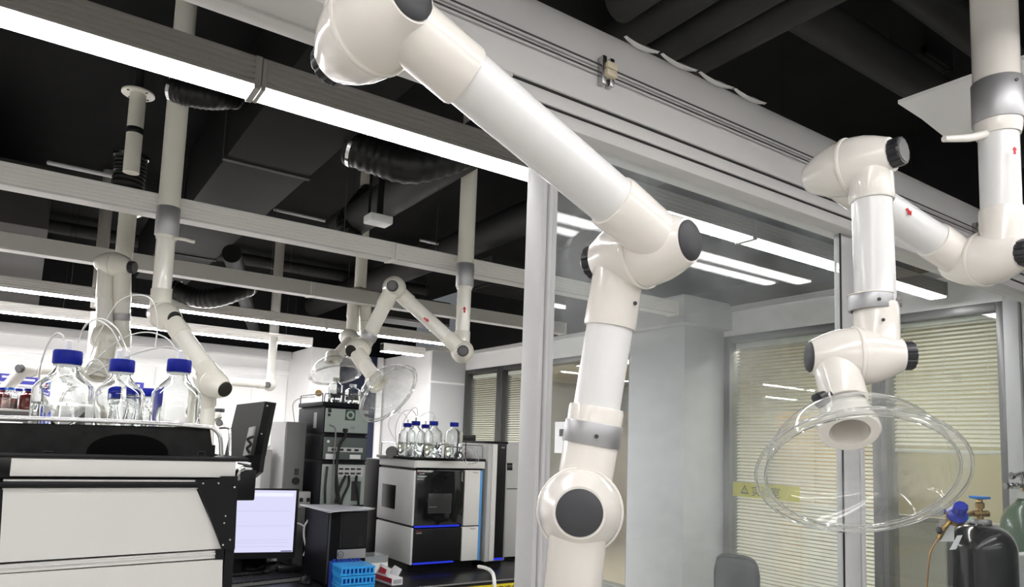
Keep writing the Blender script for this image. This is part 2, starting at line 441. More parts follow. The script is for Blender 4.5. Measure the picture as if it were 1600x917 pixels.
for z, h in ((1.76, .012), (1.72, .014), (1.68, .014), (1.62, .01)):
    MB().box((XC+.008, 5.16, z), (XC+.0105, 5.25, z+h)).build('print', INK, po)
MB().box((XC+.008, 5.28, 1.66), (XC+.0105, 5.38, 1.73)).build('print', INK, po)

# ------------------------------------------------------------------ glass partition and header
hd = struct_root('wall_header', (1, 1.1, 2.2))
MB().box((-3, 1.10, 2.28), (XC, 1.24, 2.455), .004).build('fascia', HEAD, hd)
MB().box((.74, 1.108, 2.248), (XC, 1.205, 2.277), .003).build('rail', HEAD, hd)
MB().box((.74, 1.116, 2.216), (XC, 1.20, 2.246), .003).build('rail', HEAD, hd)
MB().box((.74, 1.105, 2.2765), (XC, 1.207, 2.2805)).build('joint', INK, hd)
MB().box((.74, 1.112, 2.2455), (XC, 1.203, 2.2485)).build('joint', INK, hd)
MB().box((-3, 1.10, 2.272), (.74, 1.118, 2.281), .002).build('edge_bead', HEAD, hd)
MB().box((-3, 1.198, 2.273), (.855, 1.24, 2.281), .002).build('edge_bead', HEAD, hd)
# two thin wires on clips along the fascia
for z in (2.366, 2.349):
    o = MB().cyl((-3, 1.088, z), (XC, 1.088, z), .0019, n=8).build('header_wire', FRAME)
    tag(o, 'thin dark wire running along the white header, %s of the pair' % ('upper' if z > 2.36 else 'lower'), 'wire', 'wires on the header')
for k, x in enumerate((-.4, .975, 2.72)):
    r = thing('wire_clip', ['brass and cream wire clip on the header, outside the frame', 'brass and cream wire clip on the header above the big arm', 'wire clip on the header behind the slanting white tube'][k], 'clip', (x, 1.09, 2.33), 'wire clips on the header')
    MB().box((x-.018, 1.082, 2.325), (x-.006, 1.10, 2.388), .002).build('back_plate', STEEL, r)
    MB().box((x+.004, 1.082, 2.325), (x+.016, 1.10, 2.388), .002).build('back_plate', STEEL, r)
    for z in (2.357, 2.374): pass
    MB().box((x-.012, 1.074, 2.342), (x+.018, 1.092, 2.358), .003).build('block', mat('ivory_block', (.62, .55, .40), .5), r)
    MB().box((x-.010, 1.074, 2.359), (x+.018, 1.092, 2.375), .003).build('block', mat('ivory_block2', (.62, .55, .40), .5), r)
# peeling film flaps at the top edge of the fascia
pf = thing('peeling_film', 'curled flakes of white film peeling off the top edge of the header', 'film', (1.3, 1.09, 2.45))
for x0, x1 in ((1.03, 1.135), (1.145, 1.265), (1.275, 1.40), (1.405, 1.53)):
    b = MB(); n = 10; A = []; B = []; Cc = []
    for i in range(n+1):
        t = i/n; x = x0+(x1-x0)*t; dr = .012*math.sin(PI*min(1, t*1.05))**.7+.003
        A.append((x, 1.097, 2.462-.004*math.sin(7*t))); B.append((x, 1.089, 2.462-dr*.45)); Cc.append((x, 1.0955, 2.462-dr))
    bm = b.bm; R = [[bm.verts.new(V(p)) for p in L] for L in (A, B, Cc)]
    for L, M_ in zip(R, R[1:]):
        for i in range(n): bm.faces.new((L[i], L[i+1], M_[i+1], M_[i]))
    o = b.build('flake', PEEL, pf, angle=80)
    o.modifiers.new('thick', 'SOLIDIFY').thickness = .0012
# posts and panes
p1 = MB().box((.850, 1.135, 0), (.862, 1.195, 2.22), .003).build('trim_2', ALUPAINT, kind='structure')
MB().box((.8625, 1.128, 0), (.8745, 1.19, 2.22), .005, 3).build('rib', ALUPAINT, p1)
MB().box((.875, 1.135, 0), (.888, 1.19, 2.22), .002).build('channel', ALUPAINT, p1)
p2 = MB().box((1.972, 1.15, 0), (2.052, 1.176, 2.22), .003).build('trim_3', ALUPAINT, kind='structure')
MB().box((2.056, 1.148, 0), (2.078, 1.176, 2.22), .003).build('channel', ALUPAINT, p2)
MB().box((1.966, 1.152, 0), (1.972, 1.1545, 2.22)).build('gasket', INK, p2)
g1 = struct_root('window_6', (1.4, 1.16, 0))
MB().box((.888, 1.155, .02), (1.966, 1.163, 2.217)).build('pane', PANE, g1)
MB().box((.888, 1.148, .0), (1.966, 1.17, .03)).build('bottom_channel', ALUPAINT, g1)
g2 = struct_root('window_7', (3, 1.16, 0))
MB().box((2.078, 1.155, .02), (XC, 1.163, 2.217)).build('pane', PANER, g2)
MB().box((2.078, 1.148, .0), (XC, 1.17, .03)).build('bottom_channel', ALUPAINT, g2)

sb_ = thing('unseen_bench', 'unseen black bench added on the near side to darken reflections in the partition glass', 'bench', (3.4, -.2, 0))  # added out of view so the partition glass reflects something dark
MB().box((2.55, -1.6, .84), (4.28, .88, .88), .004).build('worktop', BENCH, sb_)
MB().box((2.58, -1.56, .02), (4.25, .85, .84)).build('carcass', SLATE, sb_)
for i in range(4): MB().box((2.56, -1.55+.6*i, .10), (2.58, -.97+.6*i, .82), .003).build('cabinet_door', SLATE, sb_)

# ------------------------------------------------------------------ ceiling lamps
def lamp(y, x0, x1, label, kind, z=2.45, wd=.085, h=.085, group='hanging line lamps'):
    r = thing('linear_lamp', label, 'lamp', ((x0+x1)/2, y, z), group)
    x0 += .002; x1 -= .002
    # housing with lengthwise grooves down both sides
    pr = [(-wd/2, .006)]
    n = 5
    for i in range(n):
        za = .006+(h-.006)*i/n; zb = .006+(h-.006)*(i+1)/n; d = .004 if kind != 'plain' else .0
        pr += [(-wd/2, za+.001), (-wd/2, zb-.006), (-wd/2+d, zb-.004), (-wd/2+d, zb-.001)]
    pr += [(-wd/2+.004, h)]
    pr += [(-a, b) for a, b in reversed(pr)]
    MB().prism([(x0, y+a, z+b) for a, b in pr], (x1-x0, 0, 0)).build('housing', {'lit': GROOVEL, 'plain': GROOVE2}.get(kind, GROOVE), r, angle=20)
    dw = wd*.36 if kind == 'far' else wd/2-.004
    MB().box((x0, y-dw, z-.003), (x1, y+dw, z+.007), .002, 1).build('diffuser', {'lit': LIT, 'near': LITN, 'rear': FILLB, 'far': LIT2}.get(kind, OFFD), r)
    for x in (x0+.25, x1-.25):
        MB().cyl((x, y, z+h), (x, y, ZC), .0015, n=6).build('hanging_wire', STEEL, r)
    for xe, sg in ((x0, 1), (x1, -1)):
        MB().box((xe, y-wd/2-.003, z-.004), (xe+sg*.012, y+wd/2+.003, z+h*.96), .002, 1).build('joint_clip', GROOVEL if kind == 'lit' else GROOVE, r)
    return r
lamp(1.862, -1.61, .434, 'bright line lamp nearest the partition, left of the brass joint', 'lit')
lamp(1.862, .434, 2.473, 'bright line lamp nearest the partition, between the two joints', 'lit')
lamp(1.862, 2.473, 4.15, 'bright line lamp seen through the partition glass', 'lit')
lamp(3.20, -2.6, -.585, 'unlit grooved line lamp of the second row, out to the side', 'off')
lamp(3.20, -.585, 1.455, 'unlit grooved line lamp of the second row behind the tall white pole', 'off')
lamp(3.20, 1.455, 3.495, 'unlit grooved line lamp of the second row beside the aluminium post', 'off')
lamp(4.36, -2.6, -.6, 'unlit plain line lamp of the third row, out to the side', 'plain')
lamp(4.36, -.6, 1.438, 'unlit plain line lamp of the third row crossing behind the folded arm', 'plain')
lamp(4.36, 1.438, 3.5, 'unlit plain line lamp of the third row above the raised arm elbow', 'plain')
lamp(5.62, -1.6, .44, 'lit line lamp of the fourth row behind the folded arm', 'far')
lamp(5.62, .44, 2.0, 'lit line lamp of the fourth row above the black instrument stack', 'far')
lamp(5.62, 2.0, 3.17, 'lit line lamp of the fourth row ending near the corner pier', 'far')
lamp(6.78, -1.6, .44, 'lit line lamp of the fifth row low over the bottle shelf', 'far')
lamp(6.78, .44, 2.28, 'lit line lamp of the fifth row in front of the white pier', 'far')
lamp(6.55, 2.93, 3.40, 'short lit lamp in front of the corner pier', 'far')
# lamps on the camera's side of the partition (near ones show reflected in its glass; rear ones are added fill)
lamp(.18, -2.4, 3.32, 'long lit line lamp over the near side of the partition', 'near', wd=.075)
lamp(.05, -2.4, 1.98, 'lit line lamp beside the long one over the near side', 'near', wd=.06)
lamp(.05, 2.12, 3.22, 'short lit line lamp beside the long one over the near side', 'near', wd=.06)
lamp(-1.2, -2.4, 3.2, 'added unseen fill lamp behind the viewer, nearer row', 'rear', wd=.075)
lamp(-2.3, -2.4, 3.2, 'added unseen fill lamp behind the viewer, row by the rear wall', 'rear', wd=.075)

# ------------------------------------------------------------------ fume arms
RJ, LJ = .056, .08
def half_shell(mb, c, ax, R, L, dome=False):
    mb.lathe(c, ax, [(0, R*.97), (L*.0, R*1.0), (L*.2, R*.985), (L*.45, R*.92), (L*.7, R*.79), (L*.88, R*.665), (L, R*.585)]+([(L+R*.14, R*.48), (L+R*.24, R*.30), (L+R*.28, 0)] if dome else [(L, 0)]), 40)
def knob(root, c, ax, R, L):
    r = R*.50
    MB().lathe(c, ax, [(L*.98, 0), (L*.98, r*.97), (L+.003, r), (L+.019, r), (L+.022, r*.93), (L+.022, 0)], 60, ripple=lambda i: 1 if i % 5 < 4 else .93).build('knob', RIB, root, angle=25)
    MB().lathe(c, ax, [(L+.0215, 0), (L+.0215, r*.80), (L+.0232, r*.76), (L+.0234, 0)], 32).build('knob_face', KNOBFACE, root)
def cap(root, c, ax, R, L):
    r = R*.53
    MB().lathe(c, ax, [(L*.96, 0), (L*.96, r), (L+.003, r), (L+.006, r*.9), (L+.0085, r*.5), (L+.009, 0)], 40).build('end_cap', LABCAP if root.get('group') else CHAR, root)
def joint(root, c, ax, dirs, cream, R=RJ, L=LJ, rt=.036, ends=('knob', 'cap'), cl=.105):
    """swivel joint: two domed halves on one axis; dirs = (direction of the cuff on the - half, on the + half)"""
    c, ax = V(c), V(ax).normalized()
    for sg, d, e in ((-1, dirs[0], ends[0]), (1, dirs[1], ends[1])):
        mb = MB(); half_shell(mb, c+ax*sg*.001, ax*sg, R, L, e == 'dome')
        if d is not None:
            h = c+ax*sg*L*.5; d = V(d).normalized()
            mb.lathe(h, d, [(0, 0), (0, rt+.003), (cl*.96, rt+.0045), (cl, rt+.003), (cl, rt-.002), (cl-.01, rt-.002), (cl-.01, 0)], 40)
        s = mb.build('joint_shell', cream, root)
        if e == 'knob': knob(root, c, ax*sg, R, L)
        elif e == 'cap': cap(root, c, ax*sg, R, L)
    MB().lathe(c, ax, [(-.003, R*.9), (-.004, R*1.03), (-.002, R*1.055), (.002, R*1.055), (.004, R*1.03), (.003, R*.9)], 48, closed=True).build('seam_ring', cream, root)
    return c-ax*L*.5, c+ax*L*.5
def seg(root, p, q, rt, mt, a=.09, b=.09, name='tube'):
    p, q = V(p), V(q); d = (q-p).normalized()
    MB().cyl(p+d*a, q-d*b, rt, n=40).build(name, mt, root)
def ring(root, p, d, r, L, mt, name='collar'):
    d = V(d).normalized()
    return MB().lathe(V(p)-d*L/2, d, [(0, r-.004), (0, r-.0005), (.0008, r), (L-.0008, r), (L, r-.0005), (L, r-.004)], 40, closed=False).build(name, mt, root)
def screw(root, p, d, r=.0032):
    MB().cyl(p, V(p)+V(d)*.0025, r, n=10).build('screw', CHAR, root)
def hood(root, apex, n, R=.19, D=.088, mt=ACRYL, rm=ACRYLRIM, rn=.054, noz=True, cream=CREAM):
    """clear dish hood: nozzle ring, domed dish and thick rolled rim; n points out of the mouth"""
    apex, n = V(apex), V(n).normalized()
    if noz:
        MB().lathe(apex, n, [(-.05, .036), (-.045, .042), (-.012, .048), (0, rn), (.010, rn), (.013, rn-.003), (.013, .034), (.0, .033), (-.05, .032), (-.05, .0)], 48).build('nozzle', cream, root)
    prof = []
    for i in range(15):
        t = i/14; prof.append((D*(t**1.75), rn*.96+(R*.895-rn*.96)*math.sin(t*PI/2)**.92))
    MB().lathe(apex, n, prof, 72).build('dish', mt, root)
    Rr = R*.895
    MB().lathe(apex, n, [(D-.001, Rr-.001), (D+.005, Rr+.003), (D+.006, R-.004), (D+.002, R), (D-.001, R-.002), (D+.001, Rr+.006)], 72, closed=True).build('rim', rm, root)
    for rr, dz in ((R-.0005, D+.003), (Rr+.001, D+.003)):
        MB().lathe(apex, n, [(dz+.0026*math.sin(a*PI/4), rr+.0026*math.cos(a*PI/4)) for a in range(8)], 72, closed=True).build('rim_bead', RIMBEAD, root)
# ---- big arm in front of the partition
big = thing('fume_arm', 'large white fume arm crossing the middle of the view', 'fume arm', (0.3105, 0.7762, 2.0499))
A = V((0.3105, 0.7762, 2.0499)); aA = V((0.3227, 0.6891, 2.0544))-V((0.2926, 0.8680, 2.0386))
B = V((0.7610, 0.7603, 1.8534)); aB = V((0.7718, 0.6806, 1.8536))-V((0.7440, 0.8443, 1.8511))
Cj = V((0.6930, 0.8119, 1.4586)); aC = V((0.6365, 0.7463, 1.4634))-V((0.7500, 0.8772, 1.4542))
aA.normalize(); aB.normalize(); aC.normalize(); h = LJ/2
dAB = (B+aB*h)-(A+aA*h); dBC = (Cj-aC*h)-(B-aB*h)
joint(big, A, aA, (V((0, 0, 1)), dAB), CREAM, cl=.115)
seg(big, A+aA*h, B+aB*h, .036, TUBE, .09, .09)
joint(big, B, aB, (dBC, -dAB), CREAM, cl=.115)
seg(big, B-aB*h, Cj-aC*h, .036, TUBE, .09, .15)
dd = dBC.normalized(); cpt = (Cj-aC*h)-dd*.118
ring(big, cpt, dd, .0445, .034, ALU)
screw(big, cpt + (-fw*.0445).lerp(V((0,0,0)), 0) , -fw)
MB().cyl(cpt+dd*.012, Cj-aC*h-dd*.03, .0395, n=40).build('sleeve', CREAM, big)
joint(big, Cj, aC, (-dBC, V((0.6823, 0.8193, 1.3092))-V((0.6644, 0.7825, 1.4602))), CREAM, R=.061, ends=(None, 'cap'), rt=.038, cl=.16)
pe = Cj+aC*h; dpe = (V((0.6823, 0.8193, 1.3092))-V((0.6644, 0.7825, 1.4602))).normalized()
MB().cyl(pe+dpe*.14, pe+dpe*.5, .036, n=40).build('tube', TUBE, big)
MB().cyl(A-aA*h+V((0, 0, .1)), V((A.x-aA.x*h, A.y-aA.y*h, ZC)), .036, n=40).build('ceiling_tube', TUBE, big)
# two tiny screws on the cuffs
screw(big, (0.7548, 0.7684, 1.7723), -fw)

# ---- right arm in front of the partition
ra = thing('fume_arm', 'white fume arm on the right with a large clear hood over the gas cylinder', 'fume arm', (1.6820, 0.6623, 1.9863))
A = V((1.6598, 0.6536, 1.9806)); aA = (V((1.6409, 0.5885, 1.9746))-V((1.6787, 0.7189, 1.9856))).normalized()
B = V((1.3360, 0.7597, 2.1336)); aB = (V((1.3420, 0.6889, 2.1371))-V((1.3319, 0.8410, 2.1331))).normalized()
Cj = V((1.3005, 0.7348, 1.7432)); aC = (V((1.3630, 0.6809, 1.7455))-V((1.2406, 0.7931, 1.7402))).normalized()
ptop = V((1.6118, 0.6055, 2.4347)); ph = A+aA*h
pole_top = V((ph.x, ph.y, ZC))
dAB = (B-aB*h)-(A-aA*h); dBC = (Cj+aC*h)-(B+aB*h)
joint(ra, A, aA, (dAB, V((0, 0, 1))), CREAM, ends=('dome', 'knob'), cl=.10)
seg(ra, A-aA*h, B-aB*h, .0355, TUBE, .08, .07)
joint(ra, B, aB, (-dAB, dBC), CREAM, ends=('dome', 'knob'), cl=.085)
seg(ra, B+aB*h, Cj+aC*h, .036, TUBE, .075, .09)
joint(ra, Cj, aC, (V((1.2394, 0.7160, 1.6381))-(Cj-aC*h), -dBC), CREAM, ends=('cap', 'knob'), cl=.10, R=.055)
cz = V((1.3218, 0.7140, 1.8458))
ring(ra, cz, dBC, .0395, .03, ALU); MB().lathe(cz, dBC, [(-.0165, .036), (-.0165, .0405), (-.014, .0405), (-.014, .036)], 40).build('collar_lip', CREAM, ra)
kd = (rt*.9-fw*.45).normalized(); MB().lathe(cz+kd*.037, kd, [(0, 0), (0, .006), (.005, .006), (.005, .010), (.014, .009), (.015, 0)], 20, ripple=lambda i: 1 if i % 2 else .88).build('thumb_screw', GREYC, ra)
screw(ra, cz-fw*.0392-rt*.006+up*.004, -fw); screw(ra, cz-fw*.0392+dBC.normalized()*.035, -fw)
# ceiling tube, collar, lower tube and brake lever
zc = (1.6355, 0.6159, 2.3202)[2]
MB().cyl((ph.x, ph.y, zc), pole_top, .043, n=40).build('ceiling_tube', CREAM, ra)
ring(ra, (ph.x, ph.y, zc-.012), (0, 0, 1), .0465, .09, ALU)
MB().lathe((ph.x, ph.y, zc-.085), (0, 0, 1), [(0, .036), (0, .040), (.012, .043), (.03, .044), (.03, .036)], 40).build('sleeve', CREAM, ra)
MB().cyl(ph+V((0, 0, .09)), (ph.x, ph.y, zc-.02), .0365, n=40).build('tube', TUBE, ra)
lv = V((1.5039, 0.6574, 2.2038)); lb = V((ph.x, ph.y, zc-.072))
MB().tube(bez([lb, lb.lerp(lv, .45)+V((0, 0, -.006)), lb.lerp(lv, .72)+V((0, 0, -.004)), lv], 16), lambda t: .0095-.003*t, 10).build('brake_lever', CREAM, ra)
screw(ra, V((ph.x, ph.y, zc+.02))-fw*.0462+rt*.008, -fw)
# red arrow mark on the slanting tube
rm_ = V((1.4752, 0.7154, 2.0596))
def arrow(root, c, d, s, mt=REDINK):
    c = V(c); d = V(d).normalized(); n = -fw; sd = d.cross(n).normalized()
    pts = [c-d*s+sd*s*.28, c+d*s*.1+sd*s*.28, c+d*s*.1+sd*s*.65, c+d*s, c+d*s*.1-sd*s*.65, c+d*s*.1-sd*s*.28, c-d*s-sd*s*.28]
    MB().prism(pts, n*.0012).build('arrow_mark', mt, root)
arrow(ra, rm_, -dAB.normalized()+V((0, 0, -.6)), .009)
arrow(ra, V((1.6159, 0.5759, 2.1822)), V((0, 0, 1)), .008)
hv = (V((1.2306, 0.6797, 1.5392))-V((0, 0, 1.55))).normalized()
hr = (rt-hv*rt.dot(hv)).normalized(); hu = (up-hv*up.dot(hv)).normalized()
ax_h = (hr*.2-hu*.98)*.785-hv*.62
ap = V((1.2392, 0.7140, 1.6068))
MB().cyl(Cj-aC*h+(ap-(Cj-aC*h)).normalized()*.08, ap-ax_h.normalized()*.03, .034, n=40).build('neck_tube', TUBE, ra)
hood(ra, ap, ax_h, R=.166, D=.108, rn=.052)
wk = V((1.1849, 0.7319, 1.6559)); wd_ = V((1.1695, 0.7371, 1.6482))
MB().lathe(V((1.2024, 0.7254, 1.6638)), wd_-wk, [(0, 0), (0, .006), (.014, .006), (.014, .013), (.03, .016), (.032, .013), (.032, 0)], 24, ripple=lambda i: 1 if (i//3) % 2 else .9).build('wing_knob', RIB, ra)
MB().prism([(1.1895, 0.7286, 1.6584), (1.1954, 0.7235, 1.6679), (1.1936, 0.7179, 1.6446), (1.1859, 0.7242, 1.6351)], -fw*.002).build('bracket_plate', WHITEP, ra)

# ---- arms in the lab beyond
def lab_arm(label, top, zcol, joints, last=None, hd_=None, rt=.036, lever=None, R=RJ, cream=None, collar=True, tubes=None, group='fume arms hanging in the lab'):
    """top: pole axis (x, y); joints: [(centre, axis, sign of the incoming half, end on -, end on +)]; last: where the final tube ends"""
    cream = cream or LABCREAM; tb = tubes or LABTUBE; pl_ = tubes or LABPOLE
    r = thing('fume_arm', label, 'fume arm', joints[0][0], group)
    J = [(V(c), V(a).normalized(), s, e) for c, a, s, e in joints]
    x, y = (J[0][0]+J[0][1]*J[0][2]*h)[:2]
    prev = V((x, y, ZC)); n = len(J)
    MB().cyl((x, y, zcol), (x, y, ZC), .0425, n=32).build('ceiling_tube', pl_, r)
    if collar:
        ring(r, (x, y, zcol-.01), (0, 0, 1), .046, .12, ALU)
        MB().lathe((x, y, zcol-.085), (0, 0, 1), [(0, .036), (0, .039), (.015, .042), (.03, .042), (.03, .036)], 32).build('sleeve', cream, r)
    inp = prev
    for i, (c, a, s, e) in enumerate(J):
        pin = c+a*s*h; pout = c-a*s*h
        nxt = (J[i+1][0]+J[i+1][1]*J[i+1][2]*h) if i+1 < n else (V(last) if last else None)
        din = inp-pin; dout = (nxt-pout) if nxt is not None else None
        dirs = (din, dout) if s < 0 else (dout, din)
        joint(r, c, a, dirs, cream, R=R, rt=rt, ends=e)
        if i == 0: MB().cyl(pin+V((0, 0, .09)), (x, y, zcol-.03), rt+.0005, n=32).build('tube', tb, r)
        else: seg(r, inp, pin, rt, tb)
        inp = pout
    if last:
        L = V(last); d = (L-inp).normalized(); seg(r, inp, L, rt, tb, .09, 0)
    if lever:
        b0 = V((x, y, zcol-.075)); l0 = V(lever)
        MB().tube(bez([b0, b0.lerp(l0, .6)+V((0, 0, .004)), l0], 12), .007, 8).build('brake_lever', cream, r)
    if hd_:
        hood(r, *hd_[:2], **hd_[2])
    return r
RH = -rt; 
# P1 the tall pole left of centre
P1 = lab_arm('fume arm on the tall left pole, with a lever and a bent elbow', None, (0.4041, 3.1005, 2.4271)[2],
    [((0.4344, 3.1064, 2.0197), V((0.4720, 2.9761, 1.9922))-V((0.3797, 3.2240, 2.0468)), -1, ('knob', 'cap')),
     ((0.5930, 2.8892, 1.7506), V((0.6356, 2.8162, 1.7207))-V((0.5571, 2.9815, 1.7831)), 1, ('dome', 'cap'))],
    last=(0.5949, 2.9674, 1.4972), lever=(0.5070, 3.0208, 2.3224))
# P2, P6 folded arms: a bridge joint on top, two tubes hanging side by side
def folded(label, pole, J1, a1, pl, pr, J2, a2, hood_at, hood_n, HR, HD, rng):
    r = thing('fume_arm', label, 'fume arm', J1, 'fume arms hanging in the lab')
    J1, a1, pl, pr, J2, a2 = V(J1), V(a1).normalized(), V(pl), V(pr), V(J2), V(a2).normalized()
    MB().cyl((pole[0], pole[1], pole[2]), (pole[0], pole[1], pole[3]), .041, n=32).build('ceiling_tube', LABPOLE, r)
    if pole[3] < ZC: MB().cyl((pole[0], pole[1], pole[3]-.02), (pole[0], pole[1], ZC), .012, n=10).build('hanger', DUCT, r)
    HL, HRt = J1-a1*h, J1+a1*h
    joint(r, J1, a1, (pl-HL, pr-HRt), LABCREAM, ends=('dome', 'knob'), cl=.17, R=.06)
    for p, q in ((HL, pl), (HRt, pr)): seg(r, p, q, .0365, LABTUBE, .16, 0)
    d = (pr-HRt).normalized(); ring(r, HRt+d*(pr-HRt).length*rng, d, .0395, .035, ALU)
    joint(r, J2, a2, (pl-J2, V(hood_at)-J2), LABCREAM, ends=('dome', 'dome'), cl=.10)
    MB().cyl(pr-d*.05, pr+d*.03, .041, n=28).build('end_sleeve', LABCREAM, r)
    MB().cyl(J2+a2*h, V(hood_at), .036, n=28).build('neck_tube', LABTUBE, r)
    hood(r, hood_at, hood_n, R=HR, D=HD, cream=LABCREAM)
    return r
folded('folded fume arm hanging on two parallel tubes behind the left pole', (.345, 3.955, 1.98, 2.72), (0.2941, 3.7883, 2.3395), V((0.3739, 3.7363, 2.3308))-V((0.2208, 3.8596, 2.3531)),
    (0.2787, 3.7946, 1.9798), (0.3557, 3.8152, 1.9846), (0.2792, 3.7451, 1.9867), V((0.3238, 3.6451, 1.9693))-V((0.2458, 3.8852, 2.0104)), (0.2658, 3.7518, 1.8088), V((0.2524, 3.7007, 1.7078))-V((0.2628, 3.7531, 1.8146)), .15, .05, .68)
# P3 further arm at the far left with level tube
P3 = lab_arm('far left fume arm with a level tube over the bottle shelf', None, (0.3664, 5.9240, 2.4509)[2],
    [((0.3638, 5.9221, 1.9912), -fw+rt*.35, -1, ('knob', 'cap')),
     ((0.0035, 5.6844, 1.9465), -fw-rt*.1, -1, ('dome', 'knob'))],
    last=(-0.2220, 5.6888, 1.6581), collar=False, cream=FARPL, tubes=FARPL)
# P4 back arm
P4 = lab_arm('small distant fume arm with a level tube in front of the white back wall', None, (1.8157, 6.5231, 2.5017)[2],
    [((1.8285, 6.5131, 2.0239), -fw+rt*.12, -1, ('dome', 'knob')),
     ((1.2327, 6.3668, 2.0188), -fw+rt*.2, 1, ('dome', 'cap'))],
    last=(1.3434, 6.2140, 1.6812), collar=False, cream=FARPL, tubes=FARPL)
ring(P4, (1.3412, 6.1822, 1.7552), (0, 0, 1), .041, .03, BLACK, 'band'); knob(P4, V((1.3725, 6.2219, 1.6560)), -fw, RJ, .03)
MB().lathe((1.3790, 6.2531, 1.6619), -fw, [(0, RJ), (.03, RJ*.95), (.05, RJ*.6), (.05, 0)], 32).build('joint_shell', LABCREAM, P4)
# P5 raised zig-zag arm with hood
P5 = lab_arm('zigzag fume arm with a tilted clear hood beside the aluminium post', None, (1.8100, 3.0709, 2.4250)[2],
    [((1.8041, 3.0529, 2.0152), -fw+rt*.1, -1, ('dome', 'knob')),
     ((1.4837, 3.2048, 2.3160), -fw+rt*.05, -1, ('dome', 'knob')),
     ((1.3537, 3.3061, 2.0004), V((1.2701, 3.2201, 1.9741))-V((1.4242, 3.3531, 2.0221)), -1, ('dome', 'cap'))],
    last=(1.3818, 3.1153, 1.8288))
hn = (rt*.66-up*.58-fw*.42).normalized()
hood(P5, (1.3821, 3.1155, 1.8257), hn, R=.168, D=.085, cream=LABCREAM)
dz = (V((1.4670, 3.1687, 2.3074))-V((1.3653, 3.2960, 2.0200))).normalized()
ring(P5, (1.3890, 3.2623, 2.0676), dz, .040, .035, ALU)
for p, d in (((1.6198, 3.0976, 2.1573), rt-up*.75), ((1.7864, 3.0152, 2.2205), up)): arrow(P5, V(p)-fw*.018, d, .016)
folded('folded fume arm with a clear hood above the black instrument stack', (1.87, 4.60, 2.3, ZC), (1.8161, 4.4672, 2.5253), V((1.9185, 4.4006, 2.5125))-V((1.7208, 4.5527, 2.5422)),
    (1.7539, 4.4208, 2.2578), (1.8605, 4.4414, 2.2992), (1.6720, 4.2416, 2.1949), V((1.6825, 4.1173, 2.1668))-V((1.6524, 4.3718, 2.2233)), (1.5499, 4.1731, 2.0378), (rt*.18-up*.85-fw*.30).normalized(), .16, .10, .8)

# ------------------------------------------------------------------ ceiling services
def pipe_thing(p, q, r, label, mt=DUCT, name='ceiling_pipe', cat='pipe', group=None, n=28):
    o = MB().cyl(p, q, r, n=n).build(name, mt); tag(o, label, cat, group); return o
for k, x in enumerate((1.46, 1.60, 1.755, 1.90)):
    pipe_thing((x, -2.9, 2.965), (x, 1.75 if k else 1.58, 2.965), .062, 'black ceiling pipe above the header, %s of four side by side' % ['first from the big arm', 'second from the big arm', 'third from the big arm', 'farthest from the big arm'][k], group='black pipes side by side')
pipe_thing((1.5, 1.36, 3.08), (XC-.1, 1.36, 3.08), .07, 'black pipe crossing above the header behind the white board')
pipe_thing((1.5, 1.12, 3.14), (XC-.1, 1.12, 3.14), .06, 'second black crossing pipe nearer the right pole')
o = MB().box((1.30, 1.85, 2.86), (2.2, 2.15, 3.25), .01).build('duct_box', DUCT); tag(o, 'black duct box where the pipes end above the header', 'duct')
o = MB().box((.705, 2.3, 2.9), (1.12, 6.9, 3.3), .006).build('air_duct', DUCT2)
tag(o, 'wide dark rectangular air duct under the lab ceiling', 'duct')
for y in (3.536, 4.6, 5.7): MB().box((.695, y, 2.892), (1.13, y+.03, 3.31)).build('flange', DUCT, o)
o = MB().box((-2.9, 4.9, 2.72), (.02, 8.6, 3.1), .006).build('air_duct', mat('grey_duct', (.05, .048, .045), .6, spec=.1)); tag(o, 'dark rectangular duct above the far left corner', 'duct')
pipe_thing((1.70, 2.45, 3.0), (1.70, 4.55, 3.0), .105, 'round dark duct above the raised arm pole')
pipe_thing((1.02, 4.7, 2.72), (2.1, 8.2, 2.72), .06, 'thin dark pipe running toward the back wall', DUCT2)
pipe_thing((2.9, 2.6, 3.2), (2.9, 8.6, 3.2), .12, 'round black duct above the corner pier')
pipe_thing((-2.6, 2.95, 3.38), (3.9, 2.95, 3.38), .05, 'black pipe crossing the lab ceiling near the tall pole')
pipe_thing((-2.6, 6.1, 3.38), (3.9, 6.1, 3.38), .04, 'thin black conduit crossing near the back')
pipe_thing((-2.6, 7.5, 3.38), (3.9, 7.5, 3.38), .06, 'black pipe crossing over the back wall')
def flex(label, pts, r, clamp=None):
    rr = thing('flexible_duct', label, 'duct', pts[0], 'flexible exhaust hoses')
    P = bez(pts, 60)
    n = len(P)
    b = MB(); b.tube(P, lambda t: r*(1+.035*math.sin(t*n*1.6)), 20); b.build('hose', FLEX, rr, angle=60)
    for k in (3, n-4):
        d = (P[k+1]-P[k-1]).normalized()
        MB().lathe(P[k]-d*.008, d, [(0, r*.98), (0, r*1.09), (.016, r*1.09), (.016, r*.98)], 24).build('clamp', CHROME, rr)
    return rr
flex('flexible exhaust hose on top of the tall left pole', [(0.3915, 3.0678, 2.9562), (0.4369, 3.0400, 2.9372), (0.5300, 3.0370, 2.9490), (0.6542, 3.1254, 3.0300)], .05)
flex('sagging flexible hose behind the bright lamp', [(1.1454, 3.0545, 2.9131), (1.2613, 2.9830, 2.8676), (1.3885, 2.9024, 2.8346), (1.5803, 2.8850, 2.9200), (1.7272, 2.8959, 3.0185)], .085)
flex('shiny flexible hose between the tall pole and the folded arm', [(0.8234, 5.6013, 2.6026), (0.9853, 5.5007, 2.5441), (1.1398, 5.3947, 2.5698), (1.3471, 5.4830, 2.6943)], .07)
